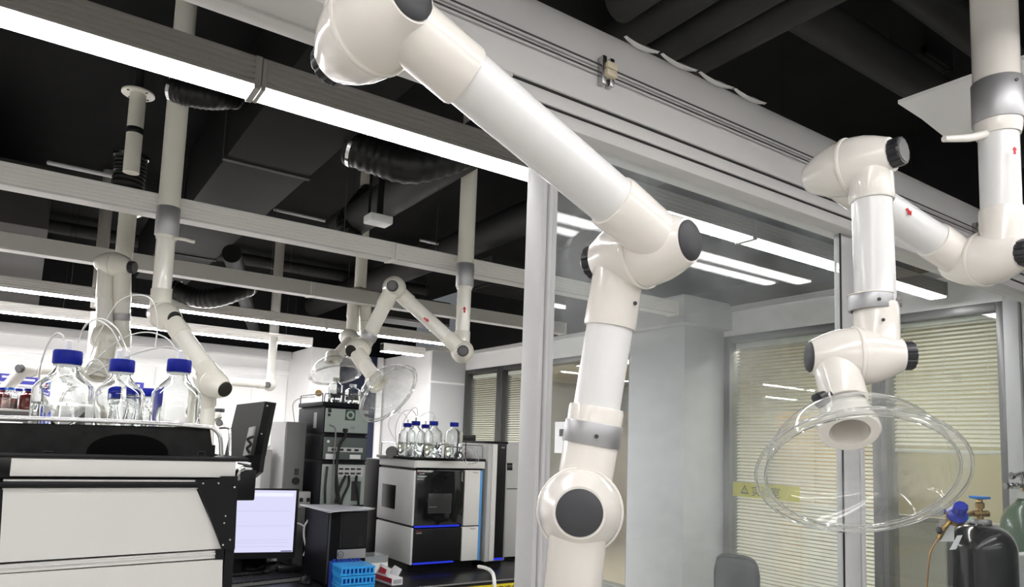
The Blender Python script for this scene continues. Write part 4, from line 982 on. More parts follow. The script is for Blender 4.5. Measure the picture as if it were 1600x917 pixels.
# ------------------------------------------------------------------ black stack
YS = 3.80
sk = thing('instrument_stack', 'stack of black instruments seen from behind, with cables', 'instrument', (1.5, 4.05, ZB))
sx0, sx1, sb = (1.3808, 3.8000, 1.6589)[0], (1.6466, 3.8000, 1.6725)[0], 4.25
zz = dict(t0=1.783, t1=1.742, a0=1.728, a1=1.582, b0=1.568, b1=1.432, c0=1.418, c1=1.18)
MB().box((sx0-.015, YS+.0, zz['t1']-.01), (sx1-.04, sb-.03, zz['t0']-.025), .004).build('top_tray', SLATE, sk)
MB().box((sx0+.01, YS+.02, zz['c1']), (sx1-.01, sb-.01, zz['t1']-.01)).build('gap_filler', INSTB, sk)  # black filler added to darken the gaps between the cases
for nm, z0, z1, fm in (('upper_case', zz['a1'], zz['a0'], GREENP), ('middle_case', zz['b1'], zz['b0'], mat('dark_green_panel', (.09, .11, .105), .5)), ('lower_case', zz['c1'], zz['c0'], GREENP)):
    c = MB().box((sx0, YS+.01, z0), (sx1, sb, z1), .004).build(nm, SLATE, sk)
    MB().box((sx0+.006, YS+.001, z0+.008), (sx1-.006, YS+.012, z1-.006), .001).build('back_panel', fm, c)
    if nm == 'upper_case':
        fx, fz = sx0+.15, (z0+z1)/2+.035
        MB().box((fx-.03, YS-.0005, fz-.03), (fx+.03, YS+.002, fz+.03)).build('fan_guard', mat('fan_green', (.03, .08, .05), .5), c)
        MB().lathe((fx, YS-.001, fz), (0, -1, 0), [(0, .012), (.002, .014), (.002, .022), (0, .024)], 24, closed=True).build('fan_ring', GREENP, c)
        for i, (dx, dz, ww_, hh) in enumerate(((.018, .055, .018, .022), (.018, .03, .014, .016), (.11, -.052, .03, .02), (.235, .04, .03, .016))):
            MB().box((sx0+dx, YS-.003, (z0+z1)/2+dz-hh/2), (sx0+dx+ww_, YS+.002, (z0+z1)/2+dz+hh/2), .001).build('socket', BLACK, c)
        text('CE', .02, CHAR, (sx0+.155, YS-.0002, z0+.03), (1, 0, 0), (0, 0, 1), c)
    if nm == 'middle_case':
        MB().box((sx0+.03, YS-.002, z0+.05), (sx1-.03, YS+.002, z0+.075)).build('port_strip', LGREY, c)
        for i in range(4): MB().box((sx0+.05+i*.045, YS-.006, z0+.056), (sx0+.075+i*.045, YS-.001, z0+.068), .001).build('port', BLACK, c)
        MB().box((sx0+.02, YS-.001, z0+.008), (sx0+.075, YS+.002, z0+.038)).build('rating_label', PAPER, c)
        MB().box((sx0+.16, YS-.001, z0+.012), (sx0+.225, YS+.002, z0+.036)).build('rating_label', PAPER, c)
        MB().lathe((sx0+.03, YS+.001, z1-.03), (0, -1, 0), [(0, .008), (.001, .008), (.001, 0)], 18).build('round_mark', PAPER, c)
    if nm == 'lower_case':
        MB().box((sx0+.09, YS-.002, z1-.075), (sx1-.02, YS+.002, z1-.015)).build('board', LGREY, c)
        for i in range(2):
            for j in range(4): MB().box((sx0+.1+j*.035, YS-.006, z1-.035-i*.025), (sx0+.125+j*.035, YS-.001, z1-.025-i*.025), .001).build('port', BLACK, c)
        MB().box((sx1-.085, YS-.001, z0+.03), (sx1-.03, YS+.002, z0+.14)).build('mesh_vent', CHAR, c)
MB().box((sx0, YS+.02, ZB), (sx1, sb, zz['c1']), .004).build('bottom_case', SLATE, sk)
MB().box((sx0-.002, YS+.12, 1.61), (sx0+.002, YS+.17, 1.70)).build('side_label', GREYC, sk)
rail(sk, (sx0, YS+.02, 0), (sx1-.05, YS+.02, 0), zz['t0']-.03, zz['t0']+.02, .003, CHAR)
rail(sk, (sx0-.01, YS+.02, 0), (sx0-.01, sb-.05, 0), zz['t0']-.03, zz['t0']+.02, .003, CHAR)
MB().tube(bez([(sx0+.03, YS-.005, 1.63), (sx0+.06, YS-.02, 1.60), (sx0+.06, YS-.02, 1.45), (sx0+.065, YS-.02, 1.2)], 24), .004, 8).build('cable', GREYC, sk)
for pts in ([(sx0+.12, YS-.005, 1.61), (sx0+.12, YS-.02, 1.57), (sx0+.085, YS-.02, 1.5), (sx0+.08, YS-.025, 1.3), (sx0+.1, YS-.03, 1.2)], [(sx0+.08, YS-.02, 1.44), (sx0+.075, YS-.03, 1.38), (sx0+.09, YS-.03, 1.28), (sx0+.11, YS-.03, 1.18)], [(sx0+.16, YS-.006, 1.35), (sx0+.15, YS-.03, 1.3), (sx0+.12, YS-.03, 1.23), (sx0+.11, YS-.03, 1.18)], [(sx1-.06, YS-.006, 1.35), (sx1-.07, YS-.03, 1.3), (sx1-.05, YS-.03, 1.2), (sx1-.04, YS-.03, 1.0)], [(sx0+.03, YS-.006, 1.4), (sx0+.02, YS-.02, 1.3), (sx0+.025, YS-.02, 1.2)], [(sx0+.14, YS-.006, 1.35), (sx0+.10, YS-.03, 1.28), (sx0+.08, YS-.03, 1.2)]):
    MB().tube(bez(pts, 24), .0075, 8).build('cable', RUBBER, sk)
bottle('flask_bottle', 'clear glass bottle with pale stopper on the black stack, left one', .04, .15, .2, ports=0, capm=mat('pale_stopper', (.45, .48, .38), .5), loc=((1.4915, 3.9500, 1.8712)[0], 3.95, zz['t0']-.025))
bottle('flask_bottle', 'clear glass bottle on the black stack, right one under the hood', .045, .12, .2, ports=0, capm=SKYBOT, loc=((1.5978, 3.9500, 1.8796)[0], 3.95, zz['t0']-.025))
o = MB().lathe((1.4237, 4.0307, 1.8172), -fw, [(0, .0), (0, .02), (.02, .02), (.02, .008), (.04, .008), (.04, 0)], 12).build('brass_valve', BRASS); tag(o, 'small brass valve on the rail of the black stack', 'valve')
line('grey tubing hanging left of the black stack', [(1.4208, 4.0955, 1.7968), (1.3521, 4.1426, 1.7862), (1.3169, 4.1699, 1.7543), (1.3267, 4.1727, 1.6789), (1.3370, 4.1714, 1.6338)], .003)

# grey tower, small boxes left of the stack
gt = thing('grey_tower', 'narrow grey instrument tower left of the black stack', 'instrument', (1.3115, 4.0516, 1.2735))
gx0, gx1 = (1.2367, 4.0000, 1.4913)[0], (1.3505, 4.0000, 1.4946)[0]
ztp = (1.2777, 4.0000, 1.6411)[2]
MB().box((gx0, 4.00, ZB), (gx1, 4.3, ztp), .004).build('case', GREYC, gt)
MB().box((gx0-.004, 4.01, ZB), (gx0, 4.29, ztp-.003)).build('side_panel', LGREY, gt)
MB().box((gx0+.06, 3.996, (1.2978, 4.0000, 1.3416)[2]), (gx1-.03, 4.001, (1.2954, 4.0000, 1.3775)[2])).build('rating_plate', CHAR, gt)
MB().lathe((gx1-.045, 4.00, (1.3000, 4.0000, 1.3093)[2]), (0, -1, 0), [(0, 0), (0, .02), (.015, .02), (.015, 0)], 20).build('power_plug', BLACK, gt)
pb = thing('power_box', 'pale grey socket box beside the monitor', 'box', (1.3175, 3.8758, 1.1981))
q = V((1.2946, 3.9200, 1.1666)); q2 = V((1.3725, 3.9200, 1.2539))
MB().box((q.x, 3.92, q.z), (q2.x, 3.955, q2.z), .004).build('case', LGREY, pb)
for i in range(2): MB().box((q.x+.014+i*.04, 3.915, (q.z+q2.z)/2-.012), (q.x+.034+i*.04, 3.921, (q.z+q2.z)/2+.01), .002).build('socket', BLACK, pb)
MB().box((q.x+.003, 3.925, ZB), (q2.x-.025, 3.955, q.z)).build('stand', GREYC, pb)
# white insulated tank and small dark cylinder behind
tk = thing('white_tank', 'pale tank with two round gauges behind the opened lid', 'tank', (1.2601, 4.3905, 1.2505))
c0 = V((1.3849, 4.9765, 1.2106))
MB().lathe((c0.x, c0.y, ZB), (0, 0, 1), [(0, 0), (0, .10), (.46, .10), (.55, .07), (.60, .03), (.60, 0)], 32).build('body', WHITEP, tk)
for p in ((1.3476, 4.7870, 1.4802), (1.3794, 4.7657, 1.4816)):
    MB().lathe(p, -fw, [(0, 0), (0, .02), (.012, .02), (.012, .016), (.008, .015), (.008, 0)], 24).build('gauge', CHROME, tk)
MB().cyl((1.3326, 4.8008, 1.4498), (1.4251, 4.7397, 1.4454), .006, n=10).build('gas_line', CHROME, tk)
sc = thing('small_gas_cylinder', 'small dark gas bottle with a white label beside the grey tower', 'gas cylinder', (1.2920, 4.3154, 1.1985))
c0 = V((1.3778, 4.6160, 1.2351))
MB().lathe((c0.x, c0.y, ZB), (0, 0, 1), [(0, 0), (0, .07), (.40, .07), (.47, .05), (.52, .02), (.55, .02), (.55, 0)], 28).build('body', mat('olive_cylinder', (.05, .045, .04), .4), sc)
d0 = V((1.3352, 4.5275, 1.3010)); MB().box(d0-V((.018, .003, .05)), d0+V((.018, .003, .05))).build('paper_label', PAPER, sc)
lc = MB().box((gx0-.085, 4.15, ZB), (gx0-.03, 4.35, (1.3147, 4.3262, 1.4781)[2]), .004).build('pale_case', LGREY); tag(lc, 'slim pale case leaning between the dark gas bottle and the grey tower', 'case')

# ------------------------------------------------------------------ PC, monitor, keyboard, mouse
pc = thing('computer_tower', 'black computer tower with a silver badge strip, paper on top', 'computer', (1.3759, 3.3952, 0.8636))
a, b_, c3 = V((1.2758, 3.3700, 1.2021)), V((1.4803, 3.3700, 1.2077)), V((1.3012, 3.7424, 1.1929))
zt = 1.195; a.z = b_.z = c3.z = 0
dxx = (b_-a); dyy = V((-dxx.y, dxx.x, 0)).normalized()*.33
MB().prism([a+V((0, 0, ZB+.008)), b_+V((0, 0, ZB+.008)), b_+dyy+V((0, 0, ZB+.008)), a+dyy+V((0, 0, ZB+.008))], (0, 0, zt-ZB-.008)).build('case', PCB, pc)
for i in (.1, .9):
    p = a+dxx*i+dyy*.12; MB().cyl((p.x, p.y, ZB), (p.x, p.y, ZB+.01), .012, n=12).build('foot', RUBBER, pc)
    p = a+dxx*i+dyy*.85; MB().cyl((p.x, p.y, ZB), (p.x, p.y, ZB+.01), .012, n=12).build('foot', RUBBER, pc)
nrm = -dyy.normalized(); ex = dxx.normalized(); Lx = dxx.length
def fbox(s0, s1, z0, z1, d, name, mt, par=pc):
    p = a+ex*s0; q_ = a+ex*s1
    return MB().prism([p+V((0, 0, z0)), q_+V((0, 0, z0)), q_+V((0, 0, z1)), p+V((0, 0, z1))], nrm*d).build(name, mt, par)
fbox(.003, .012, ZB+.012, zt-.003, .003, 'front_edge', CHAR)
fbox(Lx*.30, Lx*.98, 1.02, zt-.004, .004, 'front_panel', mat('panel_black', (.014, .014, .015), .4, spec=.25))
fbox(Lx*.36, Lx*.38, 1.03, zt-.01, .0055, 'drive_slot', INSTB)
bd = fbox(Lx*.26, Lx*.98, .968, 1.012, .008, 'badge_strip', ALU)
for i in range(3): fbox(Lx*.80, Lx*.90, 1.03+.015*i, 1.037+.015*i, .0055, 'usb_port', INK)
lc_ = a+ex*(Lx*.34)+nrm*.0085+V((0, 0, .99))
MB().lathe(lc_, nrm, [(0, .013), (0, .0155), (.0006, .0155), (.0006, .013)], 28, closed=True).build('badge_ring', INK, pc)
text('DELL', .0095, INK, lc_-ex*.011-V((0, 0, .0035)), ex, (0, 0, 1), pc)
ps = thing('paper_sheets', 'loose white sheets lying on the computer tower', 'paper', tuple(a+V((0, 0, zt))))
for k, (o1, o2, dz) in enumerate(((-.035, .03, .0), (-.02, .02, .003))):
    P0 = a-ex*.02+nrm*(.03+o2)+V((0, 0, zt+.002+dz)); P1_ = b_+ex*.05+nrm*(.0-o2)+V((0, 0, zt+.002+dz+.004)); P2_ = b_+ex*.0+dyy*.85+V((0, 0, zt+.002+dz)); P3_ = a-ex*.07+dyy*.7+V((0, 0, zt+.002+dz+.012))
    mb = MB(); n = 8; bm = mb.bm; G = []
    for i in range(n+1):
        row = []
        for j in range(n+1):
            s, t = i/n, j/n; p = (P0*(1-s)+P1_*s)*(1-t)+(P3_*(1-s)+P2_*s)*t
            p.z += .003*math.sin(6*s+k)*(1-t)+.003
            row.append(bm.verts.new(p))
        G.append(row)
    for i in range(n):
        for j in range(n): bm.faces.new((G[i][j], G[i+1][j], G[i+1][j+1], G[i][j+1]))
    o = mb.build('sheet', PAPERG if k else PAPER, ps, angle=80); o.modifiers.new('thick', 'SOLIDIFY').thickness = .002
mo = thing('monitor', 'computer monitor with a pale lavender screen, partly behind the white instrument', 'monitor', (1.2180, 3.9838, 0.8592))
m0, m1, m2, m3 = [V(p) for p in ((0.9096, 3.8200, 0.9605), (1.2301, 3.7400, 0.9555), (1.2138, 3.7400, 1.2730), (0.8869, 3.8200, 1.2702))]
m0.z = m1.z; m3.z = m2.z
mx = (m1-m0).normalized(); mz = V((0, 0, 1)); mn = mx.cross(mz)
def mbox(s0, s1, z0, z1, d0, d1, name, mt, par=mo):
    p = [m0+mx*s+mz*z+mn*d0 for s, z in ((s0, z0), (s1, z0), (s1, z1), (s0, z1))]
    return MB().prism(p, mn*(d1-d0)).build(name, mt, par)
Wm = (m1-m0).length; Hm = m2.z-m1.z
mbox(-.02, Wm+.014, -.032, Hm+.009, -.03, -.001, 'casing', INSTB)
sc_ = mbox(-.01, Wm, 0, Hm, -.001, .0008, 'screen', SCREEN)
mbox(0, Wm-.015, Hm*.90, Hm*.96, .0008, .0012, 'window_bar', SCRBAR, mo)
for zf in (.66, .42, .19, .15, .09): mbox(.01, Wm-.02, Hm*zf, Hm*zf+.0016, .0008, .0012, 'plot_line', SCRLINE)
mbox(Wm-.06, Wm-.004, .002, .007, .0008, .0012, 'task_icons', SCRDARK)
bs = m0+mx*(Wm*.18)-mn*.06; MB().box((bs.x-.025, bs.y-.01, ZB), (bs.x+.025, bs.y+.02, m0.z+.02), .004).build('stand_neck', INSTB, mo)
MB().box((bs.x-.11, bs.y-.08, ZB), (bs.x+.11, bs.y+.09, ZB+.012), .004).build('stand_foot', INSTB, mo)
cbx = thing('backing_box', 'black backing box added behind the monitor to darken the gap below it', 'box', (.95, 4.05, ZB))  # added dark backing for the view under the monitor
MB().box((.62, 3.98, ZB), (1.17, 4.08, ZB+.17), .006).build('case', PCB, cbx)
for i in range(5): MB().box((.72+i*.07, 3.975, ZB+.05), (.755+i*.07, 3.982, ZB+.085), .002).build('socket', GREYC, cbx)
hb = V((1.2329, 3.8218, 0.8400)); o = MB().box((hb.x-.05, hb.y-.03, ZB), (hb.x+.07, hb.y+.04, ZB+.03), .005).build('dock_box', INSTB); tag(o, 'small black box on the bench under the monitor corner', 'box')
kb = thing('keyboard', 'black keyboard on the bench before the monitor', 'keyboard', (1.0564, 3.6459, 0.8400))
K0, K1, K2 = V((1.2157, 3.6912, 0.8400)), V((1.1745, 3.4912, 0.8400)), V((0.8403, 3.6319, 0.8400))
kx = (K2-K0).normalized(); ky = V((-kx.y, kx.x, 0));
if ky.dot(K1-K0) < 0: ky = -ky
MB().prism([K0+V((0, 0, .002)), K0+kx*.44+V((0, 0, .002)), K0+kx*.44+ky*.135+V((0, 0, .002)), K0+ky*.135+V((0, 0, .002))], (0, 0, .014)).build('key_tray', mat('key_tray_grey', (.16, .16, .155), .5), kb)
mb = MB()
for r in range(6):
    for i in range(21):
        p = K0+kx*(.010+i*.0202)+ky*(.009+r*.0205)+V((0, 0, .0162)); s = .0165
        mb.prism([p, p+kx*s, p+kx*s+ky*s, p+ky*s], (0, 0, .006))
mb.build('keys', mat('key_black', (.012, .012, .012), .5, spec=.2), kb, kind='stuff')
ms = thing('mouse', 'black computer mouse at the right end of the keyboard', 'mouse', (1.2193, 3.4723, 0.8400))
q = V((1.2244, 3.4874, 0.8400)); bm_ = MB(); bmesh.ops.create_uvsphere(bm_.bm, u_segments=20, v_segments=12, radius=1)
for v in bm_.bm.verts: v.co = V((q.x+v.co.x*.03, q.y+v.co.y*.05, ZB+.004+max(0, v.co.z)*.033))
bm_.build('shell', INSTB, ms); MB().cyl((q.x, q.y+.02, ZB+.03), (q.x+.006, q.y+.02, ZB+.03), .01, n=14).build('scroll_wheel', CHAR, ms)
for k, (pts, l) in enumerate((([(1.0920, 4.2773, 0.8500), (1.1280, 4.0332, 0.8500), (1.2284, 4.0195, 0.8600), (1.3244, 3.8698, 0.8500)], 'black cable snaking under the monitor, rear one'), ([(1.0128, 4.0345, 0.8500), (1.0567, 3.8303, 0.8600), (1.1908, 4.0089, 0.8500), (1.2984, 4.0121, 0.8500)], 'black cable snaking under the monitor, middle one'), ([(0.9655, 3.8098, 0.8500), (1.0765, 3.9670, 0.8500), (1.1169, 3.8075, 0.8500), (1.2191, 3.8689, 0.8500)], 'black cable snaking before the monitor foot'), ([(1.3859, 4.2679, 0.8500), (1.3407, 3.9766, 0.8600), (1.3689, 3.8958, 0.8500), (1.3551, 3.7324, 0.8500)], 'black cable between the monitor and the computer tower'))):
    o = MB().tube(bez(pts, 30), .0055, 8).build('cable', RUBBER); tag(o, l, 'cable', 'cables under the monitor')
line('white cable loop between the monitor and the computer tower', [(1.2801, 3.6680, 1.1273), (1.2663, 3.6813, 1.0933), (1.2682, 3.6866, 1.0399), (1.2818, 3.6849, 0.9804), (1.2742, 3.6949, 0.9400)], .005, WHITEP, 'white_cable')
line('white cable crossing behind the monitor edge', [(1.2316, 3.7642, 1.0983), (1.2564, 3.7353, 1.1008), (1.2883, 3.6927, 1.0781)], .004, WHITEP, 'white_cable')

# racks, boxes
rk = V((1.3794, 3.2060, 0.8400)); rot = 0
rxx = (V((1.4740, 3.2133, 0.8400))-V((1.3035, 3.2232, 0.8400))).normalized(); ryy = V((-rxx.y, rxx.x, 0))
R0 = V((1.2678, 3.1474, 0.8400)); R0.z = 0
lw = .165; ld = .13
for k in range(3):
    z = ZB+k*.043; off = V((.003*(k % 2), .002*k, 0))
    r = thing('tube_rack', ['sky blue tube rack at the bottom of the stack of three', 'sky blue tube rack in the middle of the stack of three', 'sky blue tube rack on top of the stack of three'][k], 'rack', (R0.x, R0.y, z), 'stacked blue tube racks')
    p = [R0+off+V((0, 0, z+.001)), R0+off+rxx*lw+V((0, 0, z+.001)), R0+off+rxx*lw+ryy*ld+V((0, 0, z+.001)), R0+off+ryy*ld+V((0, 0, z+.001))]
    up_ = [q_ for q_ in p]
    MB().prism([q_-V((0, 0, z))-V((0, 0, .0))+V((0, 0, z)) for q_ in p], (0, 0, .008)).build('base_plate', RACK, r)
    MB().prism([q_+V((0, 0, .030)) for q_ in p], (0, 0, .010)).build('top_plate', RACK, r)
    core = [R0+off+rxx*.012+ryy*.012, R0+off+rxx*(lw-.012)+ryy*.012, R0+off+rxx*(lw-.012)+ryy*(ld-.012), R0+off+rxx*.012+ryy*(ld-.012)]
    MB().prism([q_+V((0, 0, z+.009)) for q_ in core], (0, 0, .022)).build('core', RACKD, r)
    for i in range(9):
        q_ = R0+off+rxx*(.002+i*(lw-.011)/8)
        for dpt in (0, ld-.006):
            g = q_+ryy*dpt
            MB().prism([g+V((0, 0, z+.009)), g+rxx*.007+V((0, 0, z+.009)), g+rxx*.007+ryy*.006+V((0, 0, z+.009)), g+ryy*.006+V((0, 0, z+.009))], (0, 0, .022)).build('post', RACK, r)
    for j in range(1, 6):
        for side in (0, lw-.006):
            g = R0+off+ryy*(j*(ld-.006)/6)+rxx*side
            MB().prism([g+V((0, 0, z+.009)), g+rxx*.006+V((0, 0, z+.009)), g+rxx*.006+ryy*.007+V((0, 0, z+.009)), g+ryy*.007+V((0, 0, z+.009))], (0, 0, .022)).build('post', RACK, r)
pq = R0+ryy*.135+rxx*.0
r = thing('tube_rack', 'deep blue tube rack behind the sky blue stack', 'rack', (pq.x, pq.y, ZB))
MB().prism([pq+V((0, 0, ZB)), pq+rxx*.15+V((0, 0, ZB)), pq+rxx*.15+ryy*.05+V((0, 0, ZB)), pq+ryy*.05+V((0, 0, ZB))], (0, 0, .128)).build('block', RACKD, r)
for i in range(7):
    g = pq+rxx*(.015+i*.02)+ryy*.02; MB().cyl((g.x, g.y, ZB+.127), (g.x, g.y, ZB+.14), .007, n=10).build('tube_cap', RACKD, r)
tb = thing('tissue_box', 'white box with a clear lid beside the silver instrument', 'box', (1.6388, 3.6593, 0.8400))
t0_, t1_ = V((1.4856, 3.4862, 0.8400)), V((1.6627, 3.4891, 0.8400))
tx = (t1_-t0_).normalized(); ty = V((-tx.y, tx.x, 0)); tl = (t1_-t0_).length
T = [t0_, t1_, t1_+ty*.13, t0_+ty*.13]
MB().prism([V((p.x, p.y, ZB)) for p in T], (0, 0, .075)).build('base', WHITEP, tb)
MB().prism([V((p.x, p.y, ZB+.0755)) for p in T], (0, 0, .035)).build('clear_lid', SKYBOT, tb)
gb = thing('glove_box', 'torn white and red carton lying open on the bench', 'carton', (1.6542, 3.4164, 0.8400))
g0, g1_ = V((1.6324, 3.4632, 0.8400)), V((1.6486, 3.2565, 0.8400))
gx = (V((1.6499, 3.2734, 0.8400))-V((1.5835, 3.2668, 0.8400))).normalized(); gy = V((-gx.y, gx.x, 0))
G0 = V((1.5835, 3.2668, 0.8400))
MB().prism([V((p.x, p.y, ZB)) for p in (G0, G0+gx*.062, G0+gx*.062+gy*.17, G0+gy*.17)], (0, 0, .035)).build('carton_body', PAPER, gb)
MB().prism([G0-gx*.001+gy*.0+V((0, 0, .012)), G0-gx*.001+gy*.17+V((0, 0, .012)), G0-gx*.001+gy*.17+V((0, 0, .034)), G0-gx*.001+V((0, 0, .034))], -gx*.0012).build('red_side', BOXR, gb)
MB().prism([G0-gy*.001+gx*.008+V((0, 0, .008)), G0-gy*.001+gx*.055+V((0, 0, .008)), G0-gy*.001+gx*.055+V((0, 0, .028)), G0-gy*.001+gx*.008+V((0, 0, .028))], -gy*.0012).build('end_label', PAPERG, gb)
MB().prism([G0+V((0, 0, .036))+gy*.05, G0+V((0, 0, .036))+gy*.16, G0+V((0, 0, .085))+gy*.15+gx*.02, G0+V((0, 0, .07))+gy*.06+gx*.03], gx*.002).build('flap', PAPER, gb)
MB().prism([G0+V((0, 0, .036))+gx*.06+gy*.04, G0+V((0, 0, .036))+gx*.06+gy*.14, G0+V((0, 0, .075))+gx*.085+gy*.12, G0+V((0, 0, .065))+gx*.085+gy*.05], gx*.002).build('flap', PAPER, gb)
MB().prism([G0+V((0, 0, .045))-gx*.0015+gy*.07+gx*.004, G0+V((0, 0, .045))+gy*.14+gx*.002, G0+V((0, 0, .072))+gy*.135+gx*.013, G0+V((0, 0, .066))+gy*.075+gx*.013], -gx*.003).build('red_print', BOXR, gb)

# ------------------------------------------------------------------ shelf with reagent bottles at far left
sh = thing('reagent_shelf', 'narrow grey shelf with small bottles at the far left', 'shelf', (-0.0602, 5.3443, 1.6205))
s0, s1 = V((-0.3354, 5.6445, 1.6505)), V((0.0556, 5.2622, 1.6614))
SY = s1.y; SZ = s1.z
MB().box((s0.x, SY, SZ-.075), (s1.x, SY+.3, SZ-.012), .003).build('shelf_board', GREYC, sh)
MB().box((s0.x, SY-.01, SZ-.012), (s1.x, SY+.31, SZ), .003).build('shelf_top', WHITEP, sh)
for x in (s0.x+.02, s1.x-.06): MB().box((x, SY+.1, .0), (x+.04, SY+.2, SZ-.07), .003).build('upright', GREYC, sh)
for k, (px, cm, gm, lab) in enumerate((((-0.0844, 5.4159, 1.6604), CAPL, None, 'clear bottle with a light blue cap and red scale at the shelf left end'), ((0.0058, 5.3554, 1.6644), CAPB, AMBER, 'red brown bottle with a dark blue cap on the grey shelf'), ((-0.1287, 5.6263, 1.6623), CAPB, AMBER, 'red brown bottle cut by the picture edge on the grey shelf'), ((-0.0424, 5.5683, 1.6661), CAPB, None, 'clear bottle standing behind the red brown one on the grey shelf'), ((0.0441, 5.5344, 1.6705), CAPL, None, 'clear bottle with a flat light blue cap right of the red brown bottle'))):
    bottle('reagent_bottle', lab, .042, .135 if k != 4 else .125, .5 if gm is None else 0, glass=gm, capm=cm, ports=0, liquid=mat('pink_liquid', (.8, .55, .5), .05, trans=.8) if k == 0 else None, loc=(px[0], SY+.08+.09*(k > 1), SZ+.001))
for (x0_, y0_), (x1_, y1_), l in (((0, 584), (21, 594), 'blue notice header on the back wall, left of the level tube'), ((32, 588), (58, 596), 'blue notice header on the back wall, right of the level tube')):
    pass
def poster(label, a_, b_, rows):
    r = thing('wall_notice', label, 'notice', a_); a_, b_ = V(a_), V(b_)
    MB().box((a_.x, YB-.016, b_.z), (b_.x, YB-.0125, a_.z)).build('sheet', PAPER, r)
    MB().box((a_.x, YB-.018, a_.z-(a_.z-b_.z)*.28), (b_.x, YB-.0155, a_.z)).build('header', BLUEPOST, r)
    MB().box((a_.x+.03, YB-.0195, a_.z-(a_.z-b_.z)*.15), (b_.x-.04, YB-.0175, a_.z-(a_.z-b_.z)*.07)).build('print', PAPER, r)
    for i in range(rows):
        z = a_.z-(a_.z-b_.z)*(.36+.6*i/rows); MB().box((a_.x+.02, YB-.0175, z-.012), (b_.x-.03, YB-.0155, z)).build('print', PAPERG, r)
poster('blue headed notice on the back wall, partly behind the level arm tube', (-0.2586, 8.9000, 2.1002), (-0.1022, 8.9000, 1.8133), 5)
poster('blue headed notice on the back wall right of the level arm tube', (-0.1037, 8.9000, 2.0803), (0.1000, 8.9000, 1.7994), 5)
poster('blue headed notice on the back wall between the middle bottles', (0.9887, 8.9000, 2.1080), (1.0911, 8.9000, 1.8037), 4)

# ------------------------------------------------------------------ gas cylinders behind the glass
gc = thing('gas_cylinder', 'black gas cylinder with brass valve and blue regulator knob', 'gas cylinder', (2.99, 1.40, 0))
c0 = V((3.2091, 1.3090, 1.2305)); cx, cy = c0.x, c0.y
zsh = (3.1155, 1.2699, 1.2691)[2]; zt_ = (3.1067, 1.2721, 1.2984)[2]
z_sh = (3.0879, 1.3692, 1.2005)[2]
prof = [(0, 0), (.0, .10), (.03, .122), (z_sh, .122)]
zneck = (3.1961, 1.3083, 1.3063)[2]
for i in range(1, 9):
    t = math.sin(i/8*PI/2); prof.append((z_sh+(zneck-z_sh)*t, .042+(.122-.042)*math.sqrt(max(0, 1-t**2.1))))
prof += [(zneck+.005, .040), (zneck+.005, 0)]
MB().lathe((cx, cy, .01), (0, 0, 1), [(t-.01 if t else 0, r_) for t, r_ in prof], 48).build('body', CYLB, gc)
MB().lathe((cx, cy, zneck-.03), (0, 0, 1), [(0, .03), (0, .047), (.018, .045), (.03, .041), (.03, .03)], 40).build('neck_step', CYLB, gc)
MB().lathe((cx, cy, zneck), (0, 0, 1), [(0, .03), (0, .036), (.004, .039), (.018, .039), (.022, .036), (.022, 0)], 36).build('neck_ring', ALU, gc)
MB().lathe((cx, cy, 0), (0, 0, 1), [(0, .09), (0, .117), (.05, .117), (.05, .09)], 40).build('foot_ring', CHAR, gc)
zv = zneck+.022
MB().cyl((cx, cy, zv), (cx, cy, zv+.03), .012, n=20).build('valve_body', BRASS, gc)
MB().cyl(V((cx, cy, zv+.022))-rt*.03, V((cx, cy, zv+.022))+rt*.032, .013, n=18).build('valve_body', BRASS, gc)
MB().lathe((cx, cy, zv+.03), (0, 0, 1), [(0, 0), (0, .01), (.012, .01), (.014, .016), (.034, .0165), (.038, .011), (.05, .009), (.05, 0)], 24).build('valve_stem', BRASS, gc)
MB().lathe((cx, cy, zv+.078), (0, 0, 1), [(0, 0), (0, .012), (.004, .036), (.009, .038), (.013, .035), (.012, .012), (.012, 0)], 40, ripple=lambda i: 1 if i % 5 < 3 else .94).build('handwheel', BLUEH, gc)
rg = V((2.9419, 1.2788, 1.3505)); rk_ = (V((2.8905, 1.2335, 1.4073))-rg).normalized()
reg = thing('pressure_regulator', 'brass pressure regulator with blue knob and blue and white dial ring', 'regulator', tuple(rg))
MB().cyl(V((cx, cy, zv+.022))-rt*.028, rg, .009, n=16).build('inlet', BRASS, reg)
MB().lathe(rg-rk_*.03, rk_, [(0, 0), (0, .026), (.012, .033), (.03, .033), (.034, .028), (.034, 0)], 32).build('body', BRASS, reg)
MB().lathe(rg+rk_*.003, rk_, [(0, 0), (0, .036), (.006, .036), (.012, .026), (.02, .018), (.02, 0)], 40).build('dial_ring', BLUEKNOB, reg)
for k_, r_ in ((.0062, .034), (.0095, .029), (.013, .0245)): MB().lathe(rg+rk_*k_, rk_, [(0, r_-.001), (0, r_), (.0016, r_), (.0016, r_-.002)], 40).build('dial_mark', WHITEP, reg)
MB().lathe(rg+rk_*.02, rk_, [(0, 0), (0, .017), (.006, .022), (.042, .024), (.047, .02), (.047, 0)], 40, ripple=lambda i: 1 if i % 5 < 3 else .92).build('knob', BLUEKNOB, reg)
MB().cyl(rg, V((2.8977, 1.3302, 1.3678)), .006, n=12).build('gauge_stem', BRASS, reg)
MB().lathe(V((2.9078, 1.3235, 1.3682)), -rt*.7-fw*.5, [(0, 0), (0, .022), (.014, .022), (.014, 0)], 28).build('gauge', CHROME, reg)
MB().cyl(rg-up*.02, V((2.9212, 1.2945, 1.3351))-up*.006, .010, n=14).build('outlet', BRASS, reg)
MB().cyl(V((2.9216, 1.2948, 1.3304)), V((2.9082, 1.3073, 1.3009)), .008, n=12).build('outlet', BRASS, reg)
